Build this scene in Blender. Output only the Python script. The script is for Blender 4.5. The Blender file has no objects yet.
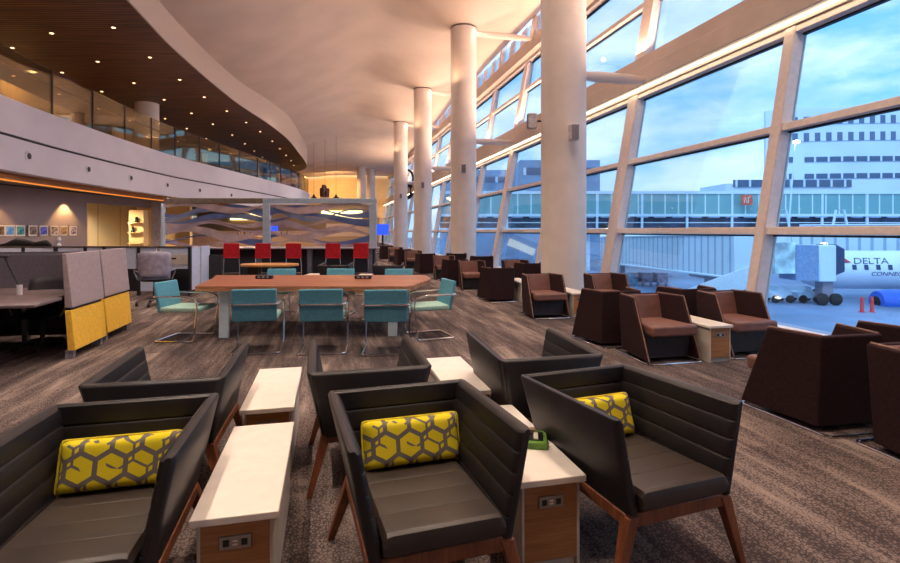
import bpy, bmesh, math, random
from mathutils import Vector, Matrix
random.seed(7)
C = bpy.context.scene.collection
PI = math.pi
TH = math.atan(122/516.0)          # camera heading, turned right of the window line
ct, st = math.cos(TH), math.sin(TH)
EYE = 1.5

# ------------------------------------------------------------------ helpers
def lin(c):
    return tuple((x/12.92 if x <= .04045 else ((x+.055)/1.055)**2.4) for x in [v/255.0 for v in c]) + (1.0,)

class NT:
    def __init__(s, m): s.t = m.node_tree; s.n = s.t.nodes; s.l = s.t.links
    def new(s, k, **kw):
        n = s.n.new(k)
        for a, b in kw.items(): setattr(n, a, b)
        return n
    def set(s, n, i, v):
        if isinstance(v, bpy.types.NodeSocket): s.l.new(v, n.inputs[i])
        else: n.inputs[i].default_value = v
    def math(s, op, a, b=None, c=None):
        n = s.new('ShaderNodeMath', operation=op); s.set(n, 0, a)
        if b is not None: s.set(n, 1, b)
        if c is not None: s.set(n, 2, c)
        return n.outputs[0]
    def noise(s, vec, scale, detail=3, rough=.5):
        n = s.new('ShaderNodeTexNoise'); s.set(n, 'Vector', vec); n.inputs['Scale'].default_value = scale
        n.inputs['Detail'].default_value = detail; n.inputs['Roughness'].default_value = rough
        return n.outputs['Fac']
    def mapping(s, scale=(1,1,1), rot=(0,0,0), loc=(0,0,0), coord='Object'):
        tc = s.new('ShaderNodeTexCoord'); mp = s.new('ShaderNodeMapping')
        s.l.new(tc.outputs[coord], mp.inputs[0]); mp.inputs['Scale'].default_value = scale
        mp.inputs['Rotation'].default_value = rot; mp.inputs['Location'].default_value = loc
        return mp.outputs[0]
    def ramp(s, fac, stops):
        n = s.new('ShaderNodeValToRGB'); s.l.new(fac, n.inputs[0]); e = n.color_ramp.elements
        while len(e) < len(stops): e.new(.5)
        for q, (p, c) in zip(e, stops): q.position = p; q.color = c
        return n.outputs[0]
    def mix(s, fac, a, b, mode='MIX'):
        n = s.new('ShaderNodeMix', data_type='RGBA', blend_type=mode)
        s.set(n, 0, fac); s.set(n, 6, a); s.set(n, 7, b); return n.outputs[2]
    def bump(s, h, strength=.3, dist=.01):
        n = s.new('ShaderNodeBump'); s.l.new(h, n.inputs['Height']); n.inputs['Strength'].default_value = strength
        n.inputs['Distance'].default_value = dist; return n.outputs[0]

def base_mat(name, col, rough=.6, metal=0, spec=.5):
    m = bpy.data.materials.new(name); m.use_nodes = True
    b = m.node_tree.nodes['Principled BSDF']
    b.inputs['Base Color'].default_value = lin(col); b.inputs['Roughness'].default_value = rough
    b.inputs['Metallic'].default_value = metal; b.inputs['Specular IOR Level'].default_value = spec
    return m, b, NT(m)

def mat(name, col, rough=.6, metal=0, spec=.5, var=.12, scale=12, bump=0.0, bscale=None, stretch=(1,1,1)):
    """plain procedural surface: small tonal drift plus optional fine bump"""
    m, b, t = base_mat(name, col, rough, metal, spec)
    v = t.mapping(stretch)
    f = t.noise(v, scale, 4)
    c2 = tuple(x*(1-var) for x in col); c1 = tuple(min(255, x*(1+var)) for x in col)
    t.l.new(t.ramp(f, [(.3, lin(c2)), (.7, lin(c1))]), b.inputs['Base Color'])
    if bump:
        t.l.new(t.bump(t.noise(v, bscale or scale*12, 2), bump, .004), b.inputs['Normal'])
    return m

def emit(name, col, s):
    m = bpy.data.materials.new(name); m.use_nodes = True; t = NT(m); t.n.clear()
    e = t.new('ShaderNodeEmission'); e.inputs[0].default_value = lin(col); e.inputs[1].default_value = s
    o = t.new('ShaderNodeOutputMaterial'); t.l.new(e.outputs[0], o.inputs[0]); return m

def glass(name, tint=(225,240,250), refl=.09, strong=.25):
    m = bpy.data.materials.new(name); m.use_nodes = True; t = NT(m); t.n.clear()
    tr = t.new('ShaderNodeBsdfTransparent'); tr.inputs[0].default_value = lin(tint)
    gl = t.new('ShaderNodeBsdfGlossy'); gl.inputs['Roughness'].default_value = .02
    lw = t.new('ShaderNodeLayerWeight'); lw.inputs[0].default_value = .2
    f = t.math('MULTIPLY_ADD', lw.outputs['Fresnel'], strong, refl*.25)
    mx = t.new('ShaderNodeMixShader'); t.l.new(f, mx.inputs[0]); t.l.new(tr.outputs[0], mx.inputs[1]); t.l.new(gl.outputs[0], mx.inputs[2])
    o = t.new('ShaderNodeOutputMaterial'); t.l.new(mx.outputs[0], o.inputs[0]); return m

def veil(name, col, alpha, rough=.4):
    """see-through coloured film"""
    m, b, t = base_mat(name, col, rough)
    f = t.noise(t.mapping(), 3, 2)
    t.l.new(t.ramp(f, [(.35, lin(tuple(x*.85 for x in col))), (.65, lin(col))]), b.inputs['Base Color'])
    b.inputs['Alpha'].default_value = alpha; return m

def wood(name, c1, c2, axis=0, scale=1.0, rough=.45, rings=7.0):
    m, b, t = base_mat(name, c1, rough)
    s = [22*scale]*3; s[axis] = 1.6*scale
    v = t.mapping(tuple(s))
    f = t.noise(v, 1.0, 6, .6)
    f2 = t.noise(t.mapping(tuple(x*4 for x in s)), 1.0, 3)
    f = t.math('ADD', t.math('MULTIPLY', f, .75), t.math('MULTIPLY', f2, .25))
    t.l.new(t.ramp(f, [(.32, lin(c2)), (.5, lin(tuple((a+b_)/2 for a, b_ in zip(c1, c2)))), (.66, lin(c1))]), b.inputs['Base Color'])
    t.l.new(t.bump(f, .12, .003), b.inputs['Normal'])
    return m

class M_: pass
def finish(bm, sharp=35):
    bmesh.ops.recalc_face_normals(bm, faces=bm.faces[:])
    return sharp

def obj(name, bm, m, parent=None, bevel=0, bseg=2, sharp=35, solid=0, kind=None, label=None, recalc=True):
    if recalc: bmesh.ops.recalc_face_normals(bm, faces=bm.faces[:])
    me = bpy.data.meshes.new(name); bm.to_mesh(me); bm.free()
    me.shade_smooth(); me.set_sharp_from_angle(angle=math.radians(sharp))
    for q in (m if isinstance(m, (list, tuple)) else [m]): me.materials.append(q)
    o = bpy.data.objects.new(name, me); C.objects.link(o)
    if bevel:
        b = o.modifiers.new('bevel', 'BEVEL'); b.width = bevel; b.segments = bseg; b.limit_method = 'ANGLE'; b.angle_limit = math.radians(40)
    if solid:
        b = o.modifiers.new('solid', 'SOLIDIFY'); b.thickness = solid; b.offset = 0
    if parent: o.parent = parent
    if kind: o['kind'] = kind
    if label: o['label'] = label
    return o

def thing(name, label, cat, loc=(0,0,0), rotz=0, group=None):
    o = bpy.data.objects.new(name, None); C.objects.link(o); o.empty_display_size = .1
    o.location = loc; o.rotation_euler = (0,0,rotz); o['label'] = label; o['category'] = cat
    if group: o['group'] = group
    return o
def tag(o, label, cat, group=None, loc=None, rotz=None):
    o['label'] = label; o['category'] = cat
    if group: o['group'] = group
    if loc is not None: o.location = loc
    if rotz is not None: o.rotation_euler = (0,0,rotz)
    return o
def struct(name, bm, m, **k): return obj(name, bm, m, kind='structure', **k)
def dup(root, loc, rotz=0, label=None, group=None):
    r = root.copy(); C.objects.link(r); r.location = loc; r.rotation_euler = (0,0,rotz)
    if label: r['label'] = label
    if group: r['group'] = group
    for ch in list(root.children):
        c = ch.copy(); C.objects.link(c); c.parent = r
        for g in list(ch.children):
            d = g.copy(); C.objects.link(d); d.parent = c
    return r

def BM(): return bmesh.new()
def box(bm, x0, x1, y0, y1, z0, z1, mi=0, M=None):
    vs = [bm.verts.new((M @ Vector(p)) if M else p) for p in
          [(x0,y0,z0),(x1,y0,z0),(x1,y1,z0),(x0,y1,z0),(x0,y0,z1),(x1,y0,z1),(x1,y1,z1),(x0,y1,z1)]]
    for q in ((0,3,2,1),(4,5,6,7),(0,1,5,4),(1,2,6,5),(2,3,7,6),(3,0,4,7)):
        bm.faces.new([vs[i] for i in q]).material_index = mi
    return bm
def hexa(bm, lo, hi, mi=0):
    """solid between two quads (lists of 4 points each)"""
    a = [bm.verts.new(p) for p in lo]; b = [bm.verts.new(p) for p in hi]
    bm.faces.new(a[::-1]).material_index = mi; bm.faces.new(b).material_index = mi
    for i in range(4):
        j = (i+1) % 4; bm.faces.new([a[i], a[j], b[j], b[i]]).material_index = mi
    return bm
def prism(bm, pts, z0, z1, mi=0):
    a = [bm.verts.new((x,y,z0)) for x, y in pts]; b = [bm.verts.new((x,y,z1)) for x, y in pts]
    bm.faces.new(a[::-1]).material_index = mi; bm.faces.new(b).material_index = mi
    n = len(pts)
    for i in range(n):
        j = (i+1) % n; bm.faces.new([a[i], a[j], b[j], b[i]]).material_index = mi
    return bm
def xprism(bm, pts, y0, y1, mi=0):
    """(x,z) outline pushed along y"""
    a = [bm.verts.new((x,y0,z)) for x, z in pts]; b = [bm.verts.new((x,y1,z)) for x, z in pts]
    bm.faces.new(a).material_index = mi; bm.faces.new(b[::-1]).material_index = mi
    n = len(pts)
    for i in range(n):
        j = (i+1) % n; bm.faces.new([a[i], b[i], b[j], a[j]]).material_index = mi
    return bm
def tube(bm, pts, r, closed=False, seg=8, r1=None, mi=0):
    P = [Vector(p) for p in pts]; n = len(P); rings = []
    up = None
    for i in range(n):
        if closed: t = (P[(i+1) % n]-P[i-1])
        else: t = P[min(i+1, n-1)]-P[max(i-1, 0)]
        t.normalize()
        if up is None:
            up = Vector((0,0,1)) if abs(t.z) < .9 else Vector((1,0,0))
        a = (up - t*up.dot(t))
        if a.length < 1e-5: a = Vector((0,1,0)) - t*t.y
        a.normalize(); up = a; b = t.cross(a)
        rr = r if r1 is None else r+(r1-r)*i/max(1, n-1)
        rings.append([bm.verts.new(P[i]+a*math.cos(2*PI*k/seg)*rr+b*math.sin(2*PI*k/seg)*rr) for k in range(seg)])
    m = n if closed else n-1
    for i in range(m):
        A, B = rings[i], rings[(i+1) % n]
        sh = 0
        if closed and i == n-1:
            sh = min(range(seg), key=lambda s: (A[0].co-B[s].co).length)
        for k in range(seg):
            bm.faces.new([A[k], A[(k+1) % seg], B[(k+1+sh) % seg], B[(k+sh) % seg]]).material_index = mi
    if not closed:
        bm.faces.new(rings[0][::-1]).material_index = mi; bm.faces.new(rings[-1]).material_index = mi
    return bm
def lathe(bm, prof, c=(0,0,0), seg=24, axis='z', mi=0):
    """prof: list of (radius, height)"""
    rings = []
    for r, h in prof:
        ring = []
        for k in range(seg):
            a = 2*PI*k/seg; p = (r*math.cos(a), r*math.sin(a), h)
            if axis == 'x': p = (h, r*math.cos(a), r*math.sin(a))
            if axis == 'y': p = (r*math.sin(a), h, r*math.cos(a))
            ring.append(bm.verts.new((p[0]+c[0], p[1]+c[1], p[2]+c[2])))
        rings.append(ring)
    for A, B in zip(rings, rings[1:]):
        for k in range(seg): bm.faces.new([A[k], A[(k+1) % seg], B[(k+1) % seg], B[k]]).material_index = mi
    bm.faces.new(rings[0][::-1]).material_index = mi; bm.faces.new(rings[-1]).material_index = mi
    return bm
def rounded(pts, rad, n=5, closed=False):
    """round the corners of a polyline"""
    P = [Vector(p) for p in pts]; out = []; N = len(P)
    for i in range(N):
        if not closed and i in (0, N-1): out.append(P[i]); continue
        a, b, c = P[i-1], P[i], P[(i+1) % N]
        u = (a-b); v = (c-b); r = min(rad, u.length*.48, v.length*.48); u.normalize(); v.normalize()
        p0, p2 = b+u*r, b+v*r
        for k in range(n+1):
            t = k/n; out.append(p0*(1-t)**2+b*2*t*(1-t)+p2*t*t)
    return out
def cushion(bm, sx, sy, th, n=10, M=None, pw=4, mi=0):
    """soft pillow in the xy plane, thickness along z"""
    grids = []
    for s in (1, -1):
        g = []
        for i in range(n+1):
            row = []
            for j in range(n+1):
                u = -1+2*i/n; v = -1+2*j/n
                h = th/2*((1-abs(u)**pw)*(1-abs(v)**pw))**.5
                x = u*sx/2*(1-.03*(1-abs(v))*abs(u)); y = v*sy/2*(1-.04*(1-abs(u))*abs(v))
                p = Vector((x, y, s*h)); row.append(bm.verts.new(M @ p if M else p))
            g.append(row)
        grids.append(g)
        for i in range(n):
            for j in range(n):
                q = [g[i][j], g[i+1][j], g[i+1][j+1], g[i][j+1]]
                bm.faces.new(q if s > 0 else q[::-1]).material_index = mi
    bmesh.ops.remove_doubles(bm, verts=bm.verts[:], dist=1e-5)
    return bm
def channel_slab(bm, b0, b1, t0, t1, nrm, th, n=4, gd=.012, back=False, mi=0):
    """upholstered slab with stitched horizontal channels on its inner (nrm) side"""
    b0, b1, t0, t1, nrm = map(Vector, (b0, b1, t0, t1, nrm)); nrm = nrm.normalized()
    prof = [(0, th/2-.006)]
    for k in range(n):
        a = k/n; w = 1/n
        if k: prof.append((a, th/2-gd))
        prof += [(a+.04*w, th/2-.001), (a+.12*w, th/2+.001), (a+.88*w, th/2+.001), (a+.96*w, th/2-.001)]
    prof = prof[:-1]+[(.965, th/2-.004), (.99, th*.3), (1.0, 0), (.99, -th*.3), (.965, -th/2+.004)]
    if back:
        for k in range(n-1, 0, -1): prof += [((k+.07)/n, -th/2), (k/n, -th/2+gd), ((k-.07)/n, -th/2)]
    prof += [(0, -th/2+.006)]
    st_ = [(0, .45), (.012, .8), (.035, 1.0), (.5, 1.0), (.965, 1.0), (.988, .8), (1, .45)]
    rings = []
    for s, q in st_:
        B = b0.lerp(b1, s); T = t0.lerp(t1, s)
        rings.append([bm.verts.new(B.lerp(T, v)+nrm*o*q) for v, o in prof])
    m = len(prof)
    for A, Bq in zip(rings, rings[1:]):
        for k in range(m): bm.faces.new([A[k], A[(k+1) % m], Bq[(k+1) % m], Bq[k]]).material_index = mi
    bm.faces.new(rings[0][::-1]); bm.faces.new(rings[-1])
    return bm
def smoothpath(pts, n=6):
    """Catmull-Rom through plan points"""
    P = [Vector(p) for p in pts]; P = [P[0]*2-P[1]]+P+[P[-1]*2-P[-2]]; out = []
    for i in range(1, len(P)-2):
        for k in range(n):
            t = k/n; a, b, c, d = P[i-1], P[i], P[i+1], P[i+2]
            out.append(.5*((2*b)+(c-a)*t+(2*a-5*b+4*c-d)*t*t+(3*b-a-3*c+d)*t**3))
    out.append(P[-2]); return out
def band(bm, path, z0, z1, th=.0, mi=0):
    """vertical strip along a plan path; z may be callables; th pushes it left into a solid"""
    f0 = z0 if callable(z0) else (lambda p: z0); f1 = z1 if callable(z1) else (lambda p: z1)
    n = len(path); off = []
    for i in range(n):
        t = (path[min(i+1, n-1)]-path[max(i-1, 0)]).normalized(); off.append(Vector((-t.y, t.x))*th)
    A = [bm.verts.new((p.x, p.y, f0(p))) for p in path]; B = [bm.verts.new((p.x, p.y, f1(p))) for p in path]
    D = [bm.verts.new((p.x+o.x, p.y+o.y, f0(p))) for p, o in zip(path, off)]; E = [bm.verts.new((p.x+o.x, p.y+o.y, f1(p))) for p, o in zip(path, off)]
    for i in range(n-1):
        for q in ((A[i], A[i+1], B[i+1], B[i]), (D[i+1], D[i], E[i], E[i+1]), (B[i], B[i+1], E[i+1], E[i]), (A[i+1], A[i], D[i], D[i+1])):
            bm.faces.new(q).material_index = mi
    bm.faces.new([A[0], B[0], E[0], D[0]]); bm.faces.new([A[-1], D[-1], E[-1], B[-1]])
    return bm
def text_mesh(name, s, size, m, parent, M, shear=0, extrude=.01):
    cu = bpy.data.curves.new(name, 'FONT'); cu.body = s; cu.size = size; cu.shear = shear; cu.extrude = extrude
    t = bpy.data.objects.new(name+'_tmp', cu); C.objects.link(t)
    dg = bpy.context.evaluated_depsgraph_get(); me = bpy.data.meshes.new_from_object(t.evaluated_get(dg)); bpy.data.objects.remove(t)
    me.materials.clear(); me.materials.append(m); me.name = name
    return me
def cf(r, d):
    """plan point given sideways and ahead distances of the bar / table axis (turned 13 degrees from the glass wall)"""
    return (r*ct+d*st, d*ct-r*st)

# ------------------------------------------------------------------ materials
def carpet_mat():
    m, b, t = base_mat('patterned_carpet', (110,90,80), .95, spec=.1)
    tc = t.new('ShaderNodeTexCoord')
    mp = t.new('ShaderNodeMapping'); t.l.new(tc.outputs['Object'], mp.inputs[0]); mp.inputs['Rotation'].default_value = (0,0,PI/2)
    br = t.new('ShaderNodeTexBrick'); t.l.new(mp.outputs[0], br.inputs['Vector'])
    br.offset = .37; br.inputs['Scale'].default_value = 1.0; br.inputs['Brick Width'].default_value = 1.0
    br.inputs['Row Height'].default_value = .25; br.inputs['Mortar Size'].default_value = 0.0
    br.inputs['Color1'].default_value = (0,0,0,1); br.inputs['Color2'].default_value = (1,1,1,1)
    pl = t.math('MULTIPLY', br.outputs[0], 1.0)
    streak = t.noise(t.mapping((8,.8,1)), 1.0, 4, .62)
    broad = t.noise(t.mapping((1.1,.3,1)), 1.0, 2)
    fine = t.noise(t.mapping(), 150, 2, .7)
    warp = t.new('ShaderNodeVectorMath', operation='ADD'); nv = t.new('ShaderNodeTexNoise'); t.l.new(t.mapping(), nv.inputs['Vector']); nv.inputs['Scale'].default_value = 60
    sc_ = t.new('ShaderNodeVectorMath', operation='SCALE'); t.l.new(nv.outputs['Color'], sc_.inputs[0]); sc_.inputs['Scale'].default_value = .012
    t.l.new(t.mapping((1,.8,1)), warp.inputs[0]); t.l.new(sc_.outputs[0], warp.inputs[1])
    vo = t.new('ShaderNodeTexVoronoi', feature='DISTANCE_TO_EDGE'); t.l.new(warp.outputs[0], vo.inputs['Vector']); vo.inputs['Scale'].default_value = 52
    sp = t.noise(t.mapping((1,.8,1)), 70, 2, .6)
    base = t.math('ADD', t.math('MULTIPLY', streak, .50), t.math('MULTIPLY', pl, .08))
    base = t.math('ADD', base, t.math('MULTIPLY', broad, .43))
    col = t.ramp(base, [(.38, lin((92,80,78))), (.48, lin((118,103,98))), (.57, lin((142,125,117))), (.68, lin((168,150,140)))])
    # dark pebble outlines widen in the darker streaks
    thr = t.math('MULTIPLY', t.math('MAXIMUM', t.math('SUBTRACT', .62, base), .0), 1.25)
    thr = t.math('MULTIPLY', thr, t.math('MULTIPLY', sp, 1.9))
    fl = t.math('LESS_THAN', vo.outputs[0], thr)
    col = t.mix(t.math('MULTIPLY', fl, .7), col, lin((40,34,38)))
    col = t.mix(t.math('MULTIPLY', t.math('SUBTRACT', fine, .3), .6), col, lin((66,57,56)))
    t.l.new(col, b.inputs['Base Color'])
    t.l.new(t.bump(t.math('ADD', fine, sp), .5, .004), b.inputs['Normal'])
    return m
def hexpattern_mat():
    m, b, t = base_mat('yellow_hexagon_fabric', (222,204,30), .85, spec=.2)
    tc = t.new('ShaderNodeTexCoord'); mp = t.new('ShaderNodeMapping'); t.l.new(tc.outputs['Object'], mp.inputs[0])
    sx = t.new('ShaderNodeSeparateXYZ'); t.l.new(mp.outputs[0], sx.inputs[0])
    def hexd(scale, ox, oy):
        x = t.math('MULTIPLY_ADD', sx.outputs[0], scale, ox+50*1.0); y = t.math('MULTIPLY_ADD', sx.outputs[1], scale, oy+50*1.7320508)
        def cell(hx, hy):
            a = t.math('SUBTRACT', t.math('MODULO', t.math('ADD', x, hx), 1.0), .5)
            c = t.math('SUBTRACT', t.math('MODULO', t.math('ADD', y, hy), 1.7320508), .8660254)
            a = t.math('ABSOLUTE', a); c = t.math('ABSOLUTE', c)
            return t.math('MAXIMUM', a, t.math('ADD', t.math('MULTIPLY', a, .5), t.math('MULTIPLY', c, .8660254)))
        return t.math('MINIMUM', cell(0, 0), cell(.5, .8660254))
    h1 = hexd(8.8, .2, .1)
    l1 = t.math('GREATER_THAN', h1, .412)
    h2 = hexd(8.8, .46, .52)
    l2a = t.math('GREATER_THAN', h2, .455)
    nz = t.math('GREATER_THAN', t.noise(t.mapping((1,1,1)), 11, 0), .47)
    l2 = t.math('MULTIPLY', l2a, nz)
    l = t.math('MAXIMUM', l1, l2)
    weave = t.noise(t.mapping(), 260, 2)
    col = t.mix(l, t.mix(weave, lin((205,186,20)), lin((240,222,50))), t.mix(weave, lin((95,88,84)), lin((128,120,114))))
    t.l.new(col, b.inputs['Base Color']); t.l.new(t.bump(weave, .25, .002), b.inputs['Normal'])
    return m
def ribbed_mat(name, c1, c2, axis=0, freq=6.0, duty=.15, rough=.4, bump=.6):
    """corrugated or ribbed sheet: thin grooves every 1/freq metres"""
    m, b, t = base_mat(name, c1, rough)
    tc = t.new('ShaderNodeTexCoord'); sx = t.new('ShaderNodeSeparateXYZ'); t.l.new(tc.outputs['Object'], sx.inputs[0])
    w = t.math('FRACT', t.math('MULTIPLY', sx.outputs[axis], freq))
    g = t.math('LESS_THAN', w, duty)
    nz = t.noise(t.mapping((.5,.5,.5)), 1.5, 3)
    t.l.new(t.mix(g, t.mix(nz, lin(tuple(x*.93 for x in c1)), lin(c1)), lin(c2)), b.inputs['Base Color'])
    h = t.math('SUBTRACT', 1.0, g); t.l.new(t.bump(h, bump, .02), b.inputs['Normal'])
    return m
def slat_ceiling():
    m, b, t = base_mat('dark_wood_slats', (70,38,18), .5)
    tc = t.new('ShaderNodeTexCoord'); sx = t.new('ShaderNodeSeparateXYZ')
    rot = t.new('ShaderNodeMapping'); t.l.new(tc.outputs['Object'], rot.inputs[0]); rot.inputs['Rotation'].default_value = (0,0,TH)
    t.l.new(rot.outputs[0], sx.inputs[0])
    w = t.math('FRACT', t.math('MULTIPLY', sx.outputs[1], 7.0)); g = t.math('LESS_THAN', w, .3)
    idx = t.math('FLOOR', t.math('MULTIPLY', sx.outputs[1], 7.0))
    v = t.new('ShaderNodeCombineXYZ'); t.l.new(t.math('MULTIPLY', sx.outputs[0], .5), v.inputs[0]); t.l.new(t.math('MULTIPLY', idx, 3.7), v.inputs[1])
    f = t.noise(v.outputs[0], 1.0, 3)
    c = t.ramp(f, [(.3, lin((96,56,28))), (.7, lin((150,94,50)))])
    t.l.new(t.mix(g, c, lin((16,9,6))), b.inputs['Base Color'])
    t.l.new(t.bump(t.math('SUBTRACT', 1.0, g), .8, .03), b.inputs['Normal'])
    return m

m_carpet = carpet_mat()
m_hex = hexpattern_mat()
m_black = mat('black_brown_leather', (36,32,34), .45, spec=.4, var=.10, scale=9, bump=.12, bscale=260)
m_blackseat = mat('worn_brown_leather', (52,43,37), .42, spec=.45, var=.12, scale=7, bump=.12, bscale=260)
m_walnut = wood('walnut_legs', (150,88,54), (104,56,33), 2, 1.2)
m_oak = wood('oak_veneer', (186,134,84), (150,100,56), 0, 1.0)
m_white = mat('white_laminate', (236,226,214), .35, var=.02)
m_edge = mat('pale_edge_panel', (205,196,184), .45, var=.03)
m_steel = mat('brushed_steel_plate', (150,148,145), .35, metal=.8, var=.06, scale=40, stretch=(1,12,12))
m_socket = mat('black_plastic', (14,14,16), .4, var=.1)
m_chrome = mat('polished_chrome', (225,225,230), .12, metal=1.0, var=.02)
m_brownfab = mat('dark_brown_wool', (50,33,35), .9, spec=.15, var=.16, scale=60, bump=.4, bscale=300)
m_brownlea = mat('red_brown_leather', (120,82,72), .5, var=.08, scale=10, bump=.1, bscale=200)
m_piping = mat('tan_piping', (140,104,88), .6)
m_teal = mat('teal_fabric', (80,144,166), .8, var=.07, scale=40, bump=.25, bscale=300)
m_tealp = mat('pale_teal_fabric', (150,184,172), .8, var=.07, scale=40, bump=.25, bscale=300)
m_slab = wood('live_edge_slab', (178,112,80), (120,68,46), 0, .35, rough=.3)
m_bark = wood('bark_edge', (206,150,112), (120,76,50), 0, .6)
m_bluewhite = mat('pale_blue_lacquer', (205,226,240), .4, var=.03)
m_col = mat('painted_plaster_column', (226,214,206), .6, var=.02, scale=3)
m_ceil = mat('smooth_plaster_ceiling', (214,198,188), .85, spec=.2, var=.03, scale=.6)
m_rim = mat('soffit_rim_paint', (200,184,172), .8, var=.02)
m_fascia = mat('white_fascia_paint', (214,210,220), .55, var=.02, scale=1)
m_groove = mat('shadow_groove', (60,56,62), .8)
m_slats = slat_ceiling()
m_frame = mat('champagne_window_frame', (228,214,210), .5, var=.03)
m_beam = mat('taupe_beam_cladding', (188,174,168), .6, var=.03, scale=2)
m_glass = glass('clear_window_glass', (228,244,255))
m_rail = glass('tinted_railing_glass', (238,230,208), .2, strong=.6)
m_red = mat('red_stool_leather', (196,22,38), .45, var=.08)
m_yellow = mat('yellow_wool_felt', (244,190,62), .85, var=.05, scale=30, bump=.2)
m_grey = mat('mauve_grey_felt', (162,144,146), .9, var=.05, scale=30, bump=.2)
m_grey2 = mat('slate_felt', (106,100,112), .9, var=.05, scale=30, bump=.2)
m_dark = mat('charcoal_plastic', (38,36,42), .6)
m_navy = mat('dark_navy_panel', (36,42,56), .6)
m_plastic = mat('grey_shell_plastic', (140,134,148), .4)
m_wallgrey = mat('mauve_plaster_wall', (150,138,142), .85, var=.03, scale=1)
m_gold = mat('cream_plaster', (232,196,142), .8, var=.03, scale=1)
m_tan = mat('tan_panelling', (160,132,104), .7, var=.05, scale=1)
m_pale = mat('frosted_blue_panel', (206,214,236), .5, var=.03)
m_led = emit('warm_led_strip', (255,226,188), 9)
m_spot = emit('downlight_glow', (255,206,150), 5)
m_cove = emit('amber_cove_glow', (255,150,60), 1.1)
m_tv = emit('blue_screen', (40,70,235), 2.2)

# ------------------------------------------------------------------ room shell
b = BM(); box(b, -16.4, 6.75, -5.2, 70, -.25, 0); struct('floor', b, m_carpet)

RIM = [(-5.3,-5),(-5.2,5),(-5,14.7),(-4.83,18.9),(-4.16,24.9),(-3.24,29.7),(-2.55,34.5),(-2.2,40),(-1.9,46),(-2.1,50.5),(-3.4,54),(-6.5,56.6),(-11,57.5),(-16.2,57.6)]
FAS = [(-7.7,-5),(-7.7,5),(-7.69,14.6),(-7.42,18.7),(-7.02,22),(-6.5,25.2),(-5.57,28.7),(-4.3,33.4),(-2.95,38.7),(-2.05,43),(-1.6,47.2),(-1.9,50.2),(-3.6,53),(-7,55),(-11.5,55.9),(-16.2,56)]
rimp = smoothpath(RIM, 6); fasp = smoothpath(FAS, 8)
WS = 7.4
COLY = [1.93,10.7,19.5,28.4,37.4]
def ceil_z(x, y):
    t = min(1, max(0, (x+5.0)/7.5)); t = t*t*(3-2*t)
    top = 10.5 - 1.6*min(1, max(0, (y-34)/26.0))
    z = 8.35 + (top-8.35)*t
    if y > 30: z = min(z, 8.35+(top-8.35))
    for cy in COLY:
        r = math.hypot(x-5.15, (y-cy)*.9); k = max(0, 1-r/3.4)
        z -= (z-9.3)*min(1, (k**1.25)*1.12) if z > 9.3 else 0
    return z
b = BM(); rows = []
ys = [-5.2+.75*i for i in range(101)]; xs = [-16.4+1.0*i for i in range(12)]+[-4.6+.42*i for i in range(32)]
for y in ys: rows.append([b.verts.new((x, y, ceil_z(x, y))) for x in xs])
for A, B in zip(rows, rows[1:]):
    for i in range(len(xs)-1): b.faces.new([A[i], B[i], B[i+1], A[i+1]])
struct('ceiling', b, m_ceil, sharp=80)
b = BM(); pts = [(p.x, p.y) for p in rimp]+[(-16.2,-5)]
prism(b, pts, WS, WS+.06); struct('ceiling_mezzanine', b, m_slats)
b = BM(); band(b, rimp, WS-.02, lambda p: ceil_z(p.x, p.y)+.05, -.05); struct('trim_1', b, m_rim, sharp=60)
# mezzanine slab, fascia, groove
b = BM(); pts = [(p.x-.3, p.y) for p in fasp]+[(-16.2,-5)]
prism(b, pts, 3.05, 4.45); struct('floor_mezzanine', b, m_wallgrey)
b = BM(); band(b, fasp, 3.0, 3.84, .32); struct('trim_2', b, m_fascia, sharp=60)
b = BM(); band(b, [p+Vector((-.05,0)) for p in fasp], 3.84, 3.91, .2); struct('trim_3', b, m_groove, sharp=60)
b = BM(); band(b, fasp, 3.91, 4.8, .32); struct('trim_4', b, m_fascia, sharp=60)
# warm cove running under the fascia, inside the soffit
cove = [p+Vector((-.62, 0)) for p in fasp[2:70]]
b = BM(); band(b, cove, 2.86, 3.04, .03); struct('trim_5', b, wood('gold_oak_soffit', (196,128,62), (140,84,36), 1, .4), sharp=60)
cove2 = [p+Vector((-.60, 0)) for p in fasp[2:60]]
b = BM(); band(b, cove2, 2.83, 2.86, .04); struct('trim_6', b, m_cove, sharp=60)

# shell walls that close the hall
b = BM(); box(b, -16.4, 9, -5.4, -5.2, 0, 11); struct('wall_rear', b, m_wallgrey)
b = BM(); box(b, -16.6, -16.4, -5.4, 57, 0, 8.5); struct('wall_left', b, m_tan)
b = BM(); box(b, -5.2, 8.6, 70, 70.2, 0, 10.5); box(b, -16.4, -5.2, 70, 70.2, 0, 4.6); box(b, -5.4, -5.2, 57.4, 70, 4.5, 8.6); struct('wall_back', b, m_gold)
b = BM(); box(b, -16.4, 6.7, 69.85, 70, 0, 3.3); struct('trim_7', b, m_tan)

# mezzanine far glazing
b = BM()
for i in range(6): box(b, -16.2+i*2.2, -16.1+i*2.2, 57.7, 57.85, 4.4, 7.4)
for z in (4.5, 5.9, 7.3): box(b, -16.2, -5.3, 57.7, 57.85, z, z+.1)
struct('trim_8', b, m_dark)
b = BM(); box(b, -16.2, -5.3, 57.76, 57.78, 4.5, 7.4); struct('window_1', b, m_glass)

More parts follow.
